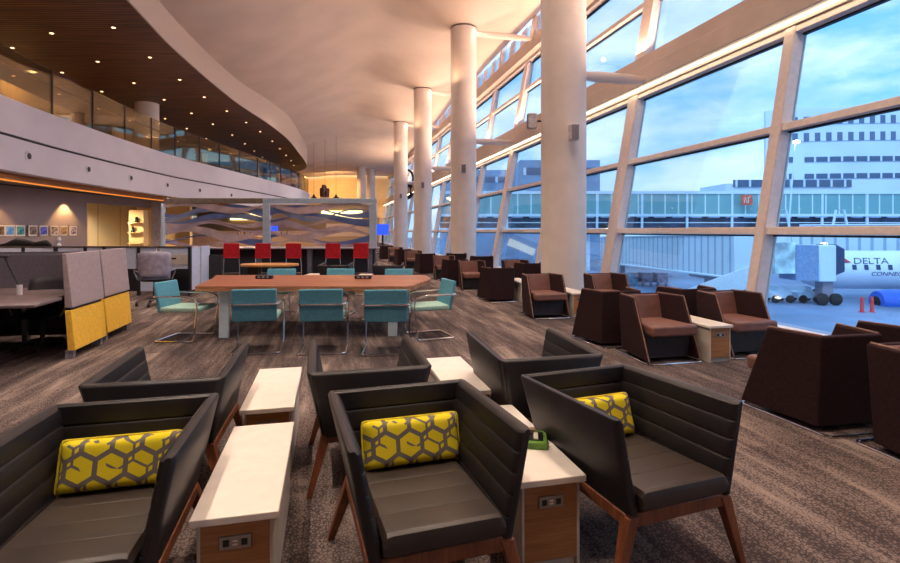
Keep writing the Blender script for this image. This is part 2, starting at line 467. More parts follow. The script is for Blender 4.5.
# glass wall, leaning outward
def wx(z, off=0): return 6.6+.18*z+off
def wbar(b, y0, y1, z0, z1, o0, o1, mi=0):
    hexa(b, [(wx(z0,o0),y0,z0),(wx(z0,o1),y0,z0),(wx(z0,o1),y1,z0),(wx(z0,o0),y1,z0)],
            [(wx(z1,o0),y0,z1),(wx(z1,o1),y0,z1),(wx(z1,o1),y1,z1),(wx(z1,o0),y1,z1)], mi)
ny = 17; Y0 = 6.88-3*4.38
tn = 9; wn = 2
ups = [Y0+4.38*i for i in range(ny+1)]
for i, y in enumerate(ups):
    if y > 69.5: break
    wide = .42 if (i % 2 == 0) else .2
    b = BM(); wbar(b, y, y+wide, 0, 10.9, -.07, .2); struct('trim_%d' % tn, b, m_frame, bevel=.015); tn += 1
for z, h, o in ((.0,.12,-.03), (1.445,.12,-.03), (3.12,.12,-.03), (4.74,.12,-.05), (7.25,.14,-.03)):
    b = BM(); wbar(b, -5.2, 70, z, z+(h if z else .05), o, .2); struct('trim_%d' % tn, b, m_frame, bevel=.01); tn += 1
for i in range(len(ups)-1):
    y0, y1 = ups[i]+.2, ups[i+1]
    if y0 > 69: break
    y1 = min(y1, 69.9)
    for za, zb in ((.1, 4.8), (5.76, 8.55), (9.5, 10.5)):
        b = BM(); wbar(b, y0, y1, za, zb, .14, .16); struct('window_%d' % wn, b, m_glass); wn += 1
        # dark gasket line round the panes
    b = BM()
    for za, zb in ((.12, 1.44), (1.56, 3.12), (3.24, 4.74), (5.8, 7.25), (7.39, 8.5)):
        g = .03; a = ups[i]+(.42 if i % 2 == 0 else .2)
        wbar(b, a, a+g, za, zb, .1, .18); wbar(b, a, y1, zb-g, zb, .1, .18)
    struct('trim_%d' % tn, b, m_navy); tn += 1
# mid beam, stepped, with the warm light strip under its inner lip
def beam(prof, m, sharp=30):
    global tn
    b = BM(); xprism(b, [(wx(z, o), z) for o, z in prof], -5.2, 70); struct('trim_%d' % tn, b, m, bevel=.01); tn += 1
beam([(.2,4.86),(-.10,4.86),(-.10,4.93),(-.34,4.93),(-.34,5.36),(-.26,5.38),(-.26,5.70),(-.05,5.78),(.2,5.78)], m_beam)
beam([(.2,8.5),(-.1,8.5),(-.1,8.66),(-.3,8.7),(-.3,9.08),(-.22,9.1),(-.22,9.4),(-.05,9.52),(.2,9.52)], m_beam)
b = BM(); wbar(b, -5.1, 69.8, 4.895, 4.92, -.2, -.15); struct('trim_%d' % tn, b, m_led); tn += 1
b = BM(); wbar(b, 8.5+0*1, 8.6, 0, 0.01, 0, .01); b.free()
b = BM()
yy = -5.0
while yy < 69:
    wbar(b, yy, yy+.55, 9.52, 10.45, .02, .12); yy += 1.46
struct('trim_%d' % tn, b, m_fascia); tn += 1

# columns with brackets, speakers, uplights
def column(x, y, r, top, label, name='column', br=True, zo=0):
    b = BM(); lathe(b, [(r+.02,0),(r+.02,.12),(r,.13),(r,top)], (x,y,0), 48); o = struct(name, b, m_col)
    b = BM(); lathe(b, [(r+.015,0),(r+.015,.03)], (x,y,top-.03), 48)
    q = obj('collar', b, m_groove, o)
    return o
def bracket(y, z, k):
    b = BM(); n = 6; R = [(0,.11),(.3,.16),(.7,.15),(1,.09)]
    x0, x1 = 5.5, wx(z, -.2)
    A = []
    for t, h in R:
        x = x0+(x1-x0)*t
        A.append([b.verts.new((x, y+h*.75*math.cos(a*PI/6), z+h*math.sin(a*PI/6)*(.8))) for a in range(12)])
    for P, Q in zip(A, A[1:]):
        for i in range(12): b.faces.new([P[i], P[(i+1) % 12], Q[(i+1) % 12], Q[i]])
    b.faces.new(A[0]); b.faces.new(A[-1][::-1])
    global tn
    struct('trim_%d' % tn, b, m_col); tn += 1
names = ['behind the camera side','nearest in view','second from the front','third from the front','fourth from the front']
spk = None
def make_speaker():
    t = thing('wall_speaker', '', 'speaker', (0,0,0))
    b = BM(); box(b, -.09, .09, -.1, .1, -.17, .17); obj('speaker_case', b, mat('pale_speaker_case', (196,190,196), .5), t, bevel=.02)
    b = BM(); box(b, -.075, .075, -.112, -.1, -.15, .15); obj('grille', b, mat('speaker_grille', (120,116,120), .7, scale=200, var=.3), t)
    b = BM(); tube(b, [(0,.1,0),(0,.2,0)], .02); obj('mounting_arm', b, m_dark, t)
    return t
for i, cy in enumerate(COLY):
    column(5.15, cy, .5, ceil_z(5.15, cy)+.1, names[i])
    bracket(cy, 5.02, i); bracket(cy, 9.25, i)
sp0 = make_speaker()
# (angle round column, height)
def put_speaker(o, cy, ang, z, label, first=False):
    a = math.radians(ang); x = 5.15+math.cos(a)*.7; y = cy+math.sin(a)*.7
    if first: o.location = (x, y, z); o.rotation_euler = (0,0,a+PI/2); o['label'] = label; o['group'] = 'speakers on the white columns'; return o
    return dup(o, (x, y, z), a+PI/2, label, 'speakers on the white columns')
put_speaker(sp0, 10.7, -98, 3.58, 'small grey speaker box facing us on the widest white column', True)
put_speaker(sp0, 10.7, 166, 3.97, 'grey speaker box jutting from the left edge of the widest white column')
put_speaker(sp0, 19.5, -104, 3.85, 'small grey speaker box on the second widest white column')
put_speaker(sp0, 28.4, -100, 4.0, 'small speaker box on the third white column counted from the front')
put_speaker(sp0, 37.4, -97, 4.0, 'tiny speaker box on the slim fourth white column')
for (r, d, rad, top) in ((-9.5, 62, .5, 10.0), (-10.3, 60, .5, 8.9), (-13.6,75*.93,.3,8.7)):
    x, y = cf(r, d)
    if y < 70: column(x, y, rad, ceil_z(x, y)+.1, '')
x, y = cf(-13.7, 24); 
b = BM(); lathe(b, [(.5,4.45),(.5,WS)], (x-.35,y,0), 32); struct('column', b, m_col)
x, y = cf(-19.3, 40); b = BM(); lathe(b, [(.45,4.45),(.45,WS)], (x,y,0), 32); struct('column', b, m_col)

# glass railing on the mezzanine edge
rt = thing('glass_railing', 'tinted glass railing with steel handrail along the curved upper floor edge', 'railing', (-7.7,5,4.8))
def rel(o): o.matrix_parent_inverse = Matrix.Translation(-Vector((-7.7,5,4.8))); return o
rp = [p+Vector((-.12,0)) for p in fasp]
acc = 0; seg = [rp[0]]; k = 0
for i in range(1, len(rp)):
    acc += (rp[i]-rp[i-1]).length; seg.append(rp[i])
    if acc > 2.0 or i == len(rp)-1:
        if rp[i].y > -1:
            s2 = [seg[0].lerp(seg[1], .04/max(.05, (seg[1]-seg[0]).length)) ]+seg[1:]
            b = BM(); band(b, s2, 4.78, 6.1, .02); rel(obj('glass_panel', b, m_rail, rt, sharp=60))
            b = BM(); p = seg[0]; box(b, p.x-.03, p.x+.01, p.y-.02, p.y+.02, 4.78, 6.1); rel(obj('joint', b, m_dark, rt))
        acc = 0; seg = [rp[i]]
b = BM(); tube(b, [(p.x-.12, p.y, 5.72) for p in rp], .025, seg=8); rel(obj('handrail', b, m_chrome, rt))
b = BM()
for i in range(10, len(rp)-1, 3): tube(b, [(rp[i].x-.12, rp[i].y, 5.70), (rp[i].x, rp[i].y, 5.66)], .015, seg=6)
rel(obj('handrail_bracket', b, m_chrome, rt))

# downlights of the slatted ceiling
dl = None
def make_dl():
    t = thing('ceiling_downlight', 'small round warm downlight recessed in the dark slatted ceiling', 'ceiling light', (0,0,0), 0, 'downlights in the slatted ceiling')
    b = BM(); lathe(b, [(.05,-.004),(.075,-.012),(.085,-.002),(.085,.02)], seg=16); obj('trim_ring', b, m_steel, t)
    b = BM(); lathe(b, [(.05,-.014),(.05,.0)], seg=16); obj('bulb', b, m_spot, t)
    return t
dl = make_dl(); first = True; cnt = 0
import bisect
def rim_x(y):
    for a, c in zip(rimp, rimp[1:]):
        if a.y <= y <= c.y: return a.x+(c.x-a.x)*(y-a.y)/max(1e-6, c.y-a.y)
    return -2
for row, off in enumerate((1.1, 3.1, 5.1, 7.2)):
    y = 9.0+.9*(row % 2)
    while y < 50:
        x = rim_x(y)-off
        if x > -15.5:
            if first: dl.location = (x, y, WS); first = False
            else: dup(dl, (x, y, WS))
            cnt += 1
        y += 2.6 if y < 30 else 3.2

# ------------------------------------------------------------------ foreground lounge chairs
def make_lounge():
    t = thing('lounge_armchair', '', 'armchair')
    W = .325; wb = .255; D = .41
    b = BM(); channel_slab(b, (-wb,.33,.33), (wb,.33,.33), (-W-.015,.395,.71), (W+.015,.395,.71), (0,-1,.15), .065, 4, .007); obj('backrest', b, m_black, t, sharp=50)
    for s in (-1, 1):
        b = BM(); channel_slab(b, (s*wb,.33,.33), (s*wb,-D,.33), (s*(W+.01),.40,.71), (s*(W+.008),-D,.735), (-s,0,-.17), .06, 5, .007); obj('armrest', b, m_black, t, sharp=50)
    # seat: welted cushion with crosswise channels
    b = BM(); w = .232; prof = []
    n = 5; y0, y1 = -.425, .31
    top = []
    for k in range(n):
        ya = y0+(y1-y0)*k/n; yb = y0+(y1-y0)*(k+1)/n; zb = .435-.045*(k/n)
        if k: top += [(ya, zb-.005)]
        top += [(ya+.006, zb), (ya+.02, zb+.001), (yb-.02, zb-.004), (yb-.006, zb-.005)]
    outl = [(y0+.01,.345),(y0-.008,.36),(y0-.012,.40),(y0-.004,.428)]+top+[(y1,.385),(y1,.345)]
    rings = []
    for x, sc in ((-w, .6), (-w+.015, .93), (-w+.035, 1), (w-.035, 1), (w-.015, .93), (w, .6)):
        rings.append([b.verts.new((x+ (0), y, .37+(z-.37)*sc)) for y, z in outl])
    m = len(outl)
    for A, B in zip(rings, rings[1:]):
        for k in range(m): b.faces.new([A[k], A[(k+1) % m], B[(k+1) % m], B[k]])
    b.faces.new(rings[0]); b.faces.new(rings[-1][::-1])
    obj('seat_cushion', b, m_blackseat, t, sharp=32)
    # walnut apron and splayed legs
    b = BM()
    box(b, -.275, .275, -.40, -.355, .275, .335); box(b, -.27, .27, .27, .31, .275, .335)
    for s in (-1, 1): box(b, s*.262-.02, s*.262+.02, -.38, .30, .275, .33)
    obj('apron', b, m_walnut, t, bevel=.006)
    for sx in (-1, 1):
        for sy in (-1, 1):
            xa, ya = sx*.252, (-.378 if sy < 0 else .285); xb, yb = sx*.345, (-.40 if sy < 0 else .36)
            b = BM(); a, c = .028, .016
            hexa(b, [(xb-c,yb-c,0),(xb+c,yb-c,0),(xb+c,yb+c,0),(xb-c,yb+c,0)], [(xa-a,ya-a,.32),(xa+a,ya-a,.32),(xa+a,ya+a,.32),(xa-a,ya+a,.32)])
            obj('leg', b, m_walnut, t, bevel=.004)
    return t
def make_pillow():
    b = BM(); cushion(b, .47, .215, .125, 16, pw=9)
    o = obj('lumbar_pillow', b, m_hex, sharp=80)
    b = BM(); pts = rounded([(-.235,-.1075,0),(.235,-.1075,0),(.235,.1075,0),(-.235,.1075,0)], .02, 3, True); tube(b, pts, .005, True, 6)
    obj('piping', b, mat('yellow_piping', (214,196,40), .8), o)
    return o
LG = 'dark leather lounge armchairs in the foreground'
ch = make_lounge()
seats = [
 ((-.865,2.315), 1, 'dark leather lounge armchair with yellow pillow at the lower left corner'),
 ((.385,2.25), 4.5, 'dark leather lounge armchair with yellow pillow, facing us at centre between white side tables'),
 ((1.425,2.32), 7, 'dark leather lounge armchair with yellow pillow, right of the centre side table'),
 ((-.89,3.40), 179, 'dark leather lounge armchair turned away, behind the lower left armchair'),
 ((.235,3.37), 181, 'dark leather lounge armchair turned away, left of the rear middle side table'),
 ((1.375,3.40), 180, 'dark leather lounge armchair turned away, right of the rear middle side table')]
for i, (p, a, l) in enumerate(seats):
    if i == 0: ch.location = (p[0], p[1], 0); ch.rotation_euler = (0,0,math.radians(a)); ch['label'] = l; ch['group'] = LG
    else: dup(ch, (p[0], p[1], 0), math.radians(a), l, LG)
pil = make_pillow()
def put_pillow(o, px, py, ang, dx, dy, label, first=False, z=.50, group='yellow hexagon lumbar pillows', tilt=72, roll=0):
    a = math.radians(ang); x = px+dx*math.cos(a)-dy*math.sin(a); y = py+dx*math.sin(a)+dy*math.cos(a)
    if not first: o = dup(o, (0,0,0))
    o.location = (x, y, z); o.rotation_euler = (math.radians(tilt), math.radians(roll), a); o['label'] = label; o['group'] = group; o['category'] = 'pillow'
    return o
put_pillow(pil, -.865, 2.315, 2, .0, .19, 'yellow hexagon pillow on the armchair at lower left', True)
put_pillow(pil, .385, 2.25, 4.5, .02, .19, 'yellow hexagon pillow on the armchair in the centre')
put_pillow(pil, 1.425, 2.32, 7, -.015, .19, 'yellow hexagon pillow on the armchair right of the centre side table')

# side tables
def make_side():
    t = thing('side_table', '', 'side table')
    b = BM(); box(b, -.16, .16, -.48, .48, .39, .42); obj('table_top', b, m_white, t, bevel=.004)
    b = BM(); box(b, -.125, .125, -.455, .455, .05, .39); obj('body', b, m_oak, t)
    for s in (-1, 1):
        b = BM(); box(b, min(s*.125, s*.137), max(s*.125, s*.137), -.46, .46, .0, .39); obj('side_panel', b, m_edge, t, bevel=.002)
    b = BM(); box(b, -.12, .12, -.44, .44, 0, .05); obj('plinth', b, m_edge, t)
    b = BM(); box(b, -.058, .058, -.462, -.455, .285, .335); pl = obj('outlet_plate', b, m_steel, t, bevel=.002)
    for s in (-1, 1):
        b = BM(); box(b, s*.033-.011, s*.033+.011, -.465, -.461, .298, .322); obj('socket', b, m_socket, pl)
    b = BM(); box(b, -.009, .009, -.465, -.461, .300, .306); box(b, -.009, .009, -.465, -.461, .313, .319); obj('charging_port', b, m_white, pl)
    return t
sd = make_side(); SG = 'white topped side tables with oak bodies'
sides = [
 ((.955,2.565), 0, 'white topped oak side table with outlet, between the centre and right yellow-pillow armchairs', 1),
 ((-.345,2.57), 0, 'white topped oak side table with outlet, beside the lower left armchair', 1),
 ((-.36,3.79), 0, 'white topped side table behind the one beside the lower left armchair', 1),
 ((.95,3.83), 0, 'white topped side table between the two rear turned-away armchairs', 1),
 ((4.375,5.50), 0, 'oak side table with outlet between two brown tub chairs near the window', 1),
 ((4.29,8.72), 0, 'white topped side table beside the nearest wide column base', 1),
 ((4.12,10.75), 0, 'white topped side table behind the left-facing tub chair row, farther along the window', 1)]
for i, (p, a, l, s) in enumerate(sides):
    if i == 0: sd.location = (p[0], p[1], 0); sd['label'] = l; sd['group'] = SG
    else: dup(sd, (p[0], p[1], 0), a, l, SG)
# green box with cards on the centre side table
gt = thing('condiment_tray', 'small green tray holding black and white cards on the centre side table', 'tray', (1.03,2.46,.421), math.radians(-22))
b = BM(); box(b, -.055, .055, -.085, .085, 0, .032); obj('tray_body', b, mat('green_card', (96,138,48), .6), gt, bevel=.002)
b = BM(); box(b, -.038, .038, -.055, .055, .03, .036); obj('card_stack', b, m_socket, gt)
b = BM(); box(b, -.01, .012, -.05, .03, .036, .041); obj('white_card', b, m_white, gt)
b = BM(); box(b, -.03, .0, .03, .06, .036, .055); obj('brown_packet', b, m_tan, gt)

# ------------------------------------------------------------------ brown tub chairs along the glass
def make_tub():
    t = thing('tub_chair', '', 'armchair')
    def slab(bm, q, nrm, th):
        n = Vector(nrm).normalized()*th; lo = [Vector(p) for p in q]; hexa(bm, lo, [p+n for p in lo])
    for s in (-1, 1):
        q = [(s*.36,-.36,.04), (s*.265,.31,.04), (s*.28,.34,.72), (s*.36,-.07,.72)]
        b = BM(); slab(b, q, (-s,0,0), .055); obj('armrest', b, m_brownfab, t, bevel=.014, bseg=3)
        b = BM(); e = s*.332; tube(b, [(e,-.365,.04), (e,-.075,.725), (s*.255,.33,.725)], .008, seg=6); obj('arm_piping', b, m_piping, t)
    q = [(-.268,.31,.04), (.268,.31,.04), (.283,.345,.72), (-.283,.345,.72)]
    b = BM(); slab(b, q, (0,-1,0), .06); obj('back_shell', b, m_brownfab, t, bevel=.014, bseg=3)
    b = BM(); hexa(b, [(-.25,.245,.40),(.25,.245,.40),(.25,.20,.40),(-.25,.20,.40)], [(-.235,.292,.71),(.235,.292,.71),(.235,.262,.71),(-.235,.262,.71)]); obj('back_cushion', b, m_brownlea, t, bevel=.012)
    b = BM(); prism(b, [(-.295,-.37),(.295,-.37),(.225,.255),(-.225,.255)], .31, .43); obj('seat_cushion', b, m_brownlea, t, bevel=.028, bseg=3)
    b = BM(); prism(b, [(-.28,-.24),(.28,-.24),(.23,.28),(-.23,.28)], .05, .31); obj('seat_base', b, m_dark, t)
    b = BM(); tube(b, rounded([(-.345,-.38,.012),(.345,-.38,.012),(.29,.42,.012),(-.29,.42,.012)], .05, 4, True), .011, True, 8); obj('sled_base', b, m_chrome, t)
    return t
tb = make_tub(); TG = 'brown tub chairs in rows along the window wall'
tubs = [
 ((3.81,5.44), 0, 'brown tub chair facing us, left of the oak side table with outlet near the window'),
 ((4.94,5.46), 0, 'brown tub chair facing us, right of the oak side table with outlet near the window'),
 ((3.70,6.33), 180, 'brown tub chair from behind, back to back with the one left of the outlet table'),
 ((4.86,6.33), 180, 'brown tub chair showing only its back, behind the one right of the outlet table'),
 ((3.82,3.40), 178, 'large dark brown tub chair turned away at the right edge, chrome sled base showing'),
 ((4.80,3.45), 180, 'brown tub chair peeking from the right edge behind the large turned-away one'),
 ((3.92,2.48), 0, 'brown tub chair cut by the right edge of the photo, nearest to us'),
 ((3.71,8.52), 0, 'brown tub chair facing us just left of the widest column'),
 ((4.86,8.35), 0, 'brown tub chair facing us just right of the widest column'),
 ((3.58,10.68), 180, 'brown tub chair turned away, left of the tub chair in front of the widest column'),
 ((4.85,12.0), 180, 'brown tub chair turned away, half hidden at left side of the widest column'),
 ((3.61,12.85), 0, 'brown tub chair facing us between the two widest columns, left one of its pair'),
 ((4.85,12.95), 0, 'brown tub chair facing us between the two widest columns, right one by the glass'),
 ((3.45,13.95), 180, 'dark tub chair turned away, back to back with the left chair between the columns'),
 ((4.7,15.55), 180, 'dark tub chair turned away just right of the second widest column'),
 ((3.52,15.75), 0, 'brown tub chair facing us in front of the second widest column'),
 ((3.35,17.9), 180, 'dark tub chair turned away at the left foot of the second widest column'),
 ((4.4,17.6), 180, 'dark tub chair low behind others left of the second widest column'),
 ((3.25,20.1), 0, 'small distant tub chair facing us at the foot of the third column'),
 ((3.15,22.2), 180, 'distant dark tub chair turned away left of the third column'),
 ((3.1,24.4), 0, 'distant tub chair facing us left of the third column'),
 ((3.0,27.2), 180, 'distant dark tub chair turned away at the foot of the fourth column'),
 ((2.2,29.6), 0, 'distant tub chair facing us left of the fourth column'),
 ((1.9,32.5), 180, 'farthest dark tub chair turned away left of the fourth column')]
for i, (p, a, l) in enumerate(tubs):
    if i == 0: tb.location = (p[0], p[1], 0); tb['label'] = l; tb['group'] = TG
    else: dup(tb, (p[0], p[1], 0), math.radians(a), l, TG)

# ------------------------------------------------------------------ live edge conference table and teal chairs
def edgept(r, d): x, y = cf(r, d); return (x, y)
tx, ty = cf(-2.0, 7.98)
ct_ = thing('conference_table', 'long live-edge wooden conference table on pale blue slab legs', 'table', (tx,ty,0), -TH)
fr = [(-1.50,-.90),(-1.2,-.92),(-.8,-.89),(-.4,-.93),(0,-.90),(.4,-.92),(.8,-.94),(1.15,-.91),(1.44,-.90),(1.55,-.45),(1.68,.10),(1.66,.5),(1.52,.92),(.9,.90),(.3,.94),(-.4,.90),(-1.1,.93),(-1.9,.9),(-2.02,.88),(-1.85,.4),(-1.72,-.1),(-1.62,-.5)]
fr2 = [tuple(p) [:2] for p in smoothpath([Vector(p) for p in fr]+[Vector(fr[0])], 4)][:-1]
b = BM(); prism(b, [(x*.992, y*.985) for x, y in fr2], .738, .742); prism(b, fr2, .675, .738, 1)
obj('table_top', b, [m_slab, m_bark], ct_, bevel=0)
for (x, y) in ((-1.18,-.72), (1.18,-.62), (-1.3,.70), (1.25,.70)):
    b = BM(); hexa(b, [(x-.065,y-.03,0),(x+.065,y-.03,0),(x+.065,y+.03,0),(x-.065,y+.03,0)], [(x-.05,y-.03,.675),(x+.08,y-.03,.675),(x+.08,y+.03,.675),(x-.05,y+.03,.675)])
    obj('leg', b, m_bluewhite, ct_, bevel=.006)
for j, (r, lab) in enumerate(((-.95,'black power box at the left part of the long wooden table'),(.62,'black power box at the right part of the long wooden table'))):
    x, y = cf(-2.0+r, 8.2)
    if j == 0:
        pw = thing('power_box', lab, 'power outlet box', (x,y,.742), -TH, 'power boxes on the long table')
        b = BM(); box(b, -.13, .13, -.05, .05, 0, .055); obj('case', b, m_socket, pw, bevel=.01)
        for k in range(3):
            b = BM(); box(b, -.09+.07*k, -.05+.07*k, -.053, -.049, .015, .04); obj('socket', b, m_plastic, pw)
    else: dup(pw, (x,y,.742), -TH, lab)

def make_teal():
    t = thing('cantilever_chair', '', 'chair')
    b = BM(); box(b, -.255, .255, -.28, .25, .40, .465); obj('seat', b, m_tealp, t, bevel=.02, bseg=3, label='paler green seat pad')
    b = BM(); hexa(b, [(-.26,.22,.40),(.26,.22,.40),(.26,.27,.40),(-.26,.27,.40)], [(-.26,.30,.80),(.26,.30,.80),(.26,.345,.80),(-.26,.345,.80)]); obj('backrest', b, m_teal, t, bevel=.015, bseg=3)
    w = .285
    pts = [(-w,.325,.615),(w,.325,.615),(w,-.10,.615),(w,-.27,.58),(w,-.29,.44),(w,-.24,.015),(w,.30,.015),(-w,.30,.015),(-w,-.24,.015),(-w,-.29,.44),(-w,-.27,.58),(-w,-.10,.615)]
    b = BM(); tube(b, rounded(pts, .05, 4, True), .0135, True, 8); obj('frame', b, m_chrome, t)
    b = BM()
    for y in (-.2, .2): tube(b, [(-.285,y if y > 0 else -.285,.43),(-.2,y,.405),(.2,y,.405),(.285,y if y > 0 else -.285,.43)], .008, seg=6)
    obj('seat_rail', b, m_chrome, t)
    return t
tc_ = make_teal(); KG = 'teal cantilever chairs around the long table'
def at_(r, d): return cf(r, d)
teals = [
 ((-2.43,6.53), 180-1, 'teal chair seen from behind, leftmost of three along the near side of the long table'),
 ((-1.60,6.53), 180-5, 'teal chair seen from behind, middle of three along the near side of the long table'),
 ((-.79,6.48), 180-9, 'teal chair seen from behind, rightmost of three along the near side of the long table'),
 ((-.32,7.35), -82, 'teal chair at the right head of the long table facing left'),
 ((-3.66,7.2), 74, 'teal chair at the left head of the long table facing right'),
 ((-3.1,9.25), -10, 'teal chair across the long table, leftmost on the far side'),
 ((-2.05,9.3), -16, 'teal chair across the long table, middle on the far side'),
 ((-.95,9.25), -14, 'teal chair across the long table, rightmost on the far side')]
for i, (p, a, l) in enumerate(teals):
    x, y = cf(*p)
    if i == 0: tc_.location = (x, y, 0); tc_.rotation_euler = (0,0,math.radians(a)); tc_['label'] = l; tc_['group'] = KG
    else: dup(tc_, (x, y, 0), math.radians(a), l, KG)

# second seating group beyond the table
for i, (r, d, l) in enumerate(((-2.72,12.3,'dark lounge armchair beyond the long table, left of two with yellow pillows'), (-1.46,12.3,'dark lounge armchair beyond the long table, right of two with yellow pillows'))):
    x, y = cf(r, d); dup(ch, (x, y, 0), -TH+.05+PI, l, 'dark lounge armchairs beyond the long table')
for i, (r, d, l) in enumerate(((-2.72,13.1,'yellow pillow glimpsed on the left armchair beyond the long table'), (-1.46,13.1,'yellow pillow glimpsed on the right armchair beyond the long table'))):
    x, y = cf(r, 12.3); put_pillow(pil, x, y, math.degrees(-TH+.05)+180, .05, .23, l, group='yellow pillows beyond the long table')
for r, d, l in ((-3.42,12.7,'white side table left of the armchairs beyond the long table'), (-2.1,12.6,'white side table between the armchairs beyond the long table')):
    x, y = cf(r, d); dup(sd, (x, y, 0), -TH, l, 'white side tables beyond the long table')
x, y = cf(-4.35, 12.4)
rt2 = thing('round_table', 'thin live-edge wooden table beyond the long table', 'table', (x,y,0), -TH)
b = BM(); rr = [(.68*math.cos(a)*(1+.05*math.sin(3*a)), .5*math.sin(a)*(1+.06*math.cos(2*a))) for a in [2*PI*k/28 for k in range(28)]]; prism(b, rr, .66, .71); obj('table_top', b, wood('honey_slab', (206,150,84), (160,106,56), 0, .5), rt2, bevel=.01)
for s in (-1, 1):
    b = BM(); box(b, s*.35-.12, s*.35+.12, -.15, .15, 0, .66); obj('leg', b, m_dark, rt2, bevel=.02)

# ------------------------------------------------------------------ bar with wave screen
BD = 16.0
x0, y0 = cf(0, BD)
def rx(px, d=BD): return (px-450)/516.0*d
bar = thing('bar_counter', 'long dark navy bar counter with pale top below the wave screen', 'counter', (x0,y0,0), -TH)
b = BM(); box(b, rx(160), rx(378), -.35, .45, .95, 1.0); obj('counter_top', b, mat('pale_stone', (150,146,160), .4), bar, bevel=.01)
b = BM(); box(b, rx(162), rx(374), .0, .35, 0, .95); obj('front_panel', b, m_navy, bar)
for k, px in enumerate((206, 262, 312, 371)):
    b = BM(); box(b, rx(px)-.07, rx(px)+.07, -.3, -.18, 0, .95); obj('post', b, mat('grey_post_%s' % 'abcd'[k], (96,98,112), .5), bar, bevel=.01)
scr = thing('wave_screen', 'metal framed divider screen filled with translucent blue wave ribbons above the bar', 'divider screen', (x0,y0,0), -TH)
m_al = mat('satin_aluminium', (176,192,208), .35, metal=.3, var=.04)
b = BM(); box(b, rx(262), rx(376), .05, .2, 2.36, 2.52); obj('top_rail', b, m_al, scr, bevel=.01)
b = BM(); box(b, rx(163), rx(262), .05, .25, 2.36, 2.52); obj('top_rail', b, mat('taupe_rail', (120,108,96), .5, metal=.3), scr, bevel=.01, label='taupe stretch of the top rail')
for px in (265.5, 372.5):
    b = BM(); box(b, rx(px)-.11, rx(px)+.11, .05, .2, 1.0, 2.36); obj('post', b, m_al, scr, bevel=.01)
b = BM(); box(b, rx(160), rx(162), .05, .2, 1.0, 2.36); obj('post', b, m_al, scr)
ribm = [veil('mauve_ribbon', (176,158,176), .8), veil('slate_blue_ribbon', (92,112,164), .88), veil('grey_lilac_ribbon', (196,174,178), .75), veil('steel_ribbon', (126,136,168), .8)]
# amplitude, wavelength(m), phase, centre height, half width, material, depth
rib = [(.09,2.9,.4,2.25,.09,2),(.12,3.3,2.2,2.12,.10,1),(.13,2.7,.2,2.02,.07,3),(.10,3.6,1.0,1.88,.08,1),(.08,2.4,2.6,1.75,.06,2),(.12,3.1,4.4,1.62,.09,0),(.11,2.8,.9,1.42,.10,2),(.10,3.4,3.0,1.25,.08,1),(.07,2.6,5.0,1.12,.09,0)]
for (xa, xb_, ph) in ((rx(163), rx(262), 0), (rx(269), rx(369), 1.9)):
    for k, (am, wl, p, zc, hw, mi) in enumerate(rib):
        b = BM(); n = 40; A = []
        for i in range(n+1):
            x = xa+(xb_-xa)*i/n; s = x/wl*2*PI+p+ph; zc2 = zc+1.25*am*math.sin(s); h = 1.3*hw*(.55+.45*math.sin(s*.7+k)); h = max(.02, h)
            z0_, z1_ = max(1.0, zc2-h), min(2.36, zc2+h); yo = .09+.008*k
            A.append([b.verts.new((x, yo, z0_)), b.verts.new((x, yo, z1_)), b.verts.new((x, yo+.006, z1_)), b.verts.new((x, yo+.006, z0_))])
        for P, Q in zip(A, A[1:]):
            for q in range(4): b.faces.new([P[q], P[(q+1) % 4], Q[(q+1) % 4], Q[q]])
        b.faces.new(A[0]); b.faces.new(A[-1][::-1])
        obj('wave_ribbon', b, ribm[mi], scr)
def make_stool():
    t = thing('bar_stool', '', 'bar stool')
    b = BM(); hexa(b, [(-.225,.16,.74),(.225,.16,.74),(.225,.20,.74),(-.225,.20,.74)], [(-.21,.22,1.15),(.21,.22,1.15),(.21,.25,1.15),(-.21,.25,1.15)]); obj('backrest', b, m_red, t, bevel=.02, bseg=3)
    b = BM(); box(b, -.225, .225, -.22, .2, .70, .75); obj('seat', b, m_red, t, bevel=.02, bseg=3)
    for sx in (-1, 1):
        for sy in (-1, 1):
            b = BM(); tube(b, [(sx*.2, sy*.17, .71), (sx*.235, sy*.22, 0)], .012, seg=8); obj('leg', b, m_chrome, t)
    b = BM(); tube(b, [(-.225,-.2,.25),(.225,-.2,.25),(.225,.2,.25),(-.225,.2,.25)], .009, True, 6); obj('footrest', b, m_chrome, t)
    return t
stl = make_stool()
for i, (px, l) in enumerate(((231.5,'red bar stool, far left of five at the dark bar'),(263,'red bar stool, second from left of five at the dark bar'),(293.5,'red bar stool, middle of five at the dark bar'),(333,'red bar stool, second from right of five at the dark bar'),(361,'red bar stool, far right of five at the dark bar'))):
    x, y = cf(rx(px, 15.2), 15.2)
    if i == 0: stl.location = (x, y, 0); stl.rotation_euler = (0,0,-TH+PI+math.atan((450-px)/516)); stl['label'] = l; stl['group'] = 'red stools at the bar'
    else: dup(stl, (x, y, 0), -TH+PI+math.atan((450-px)/516), l, 'red stools at the bar')
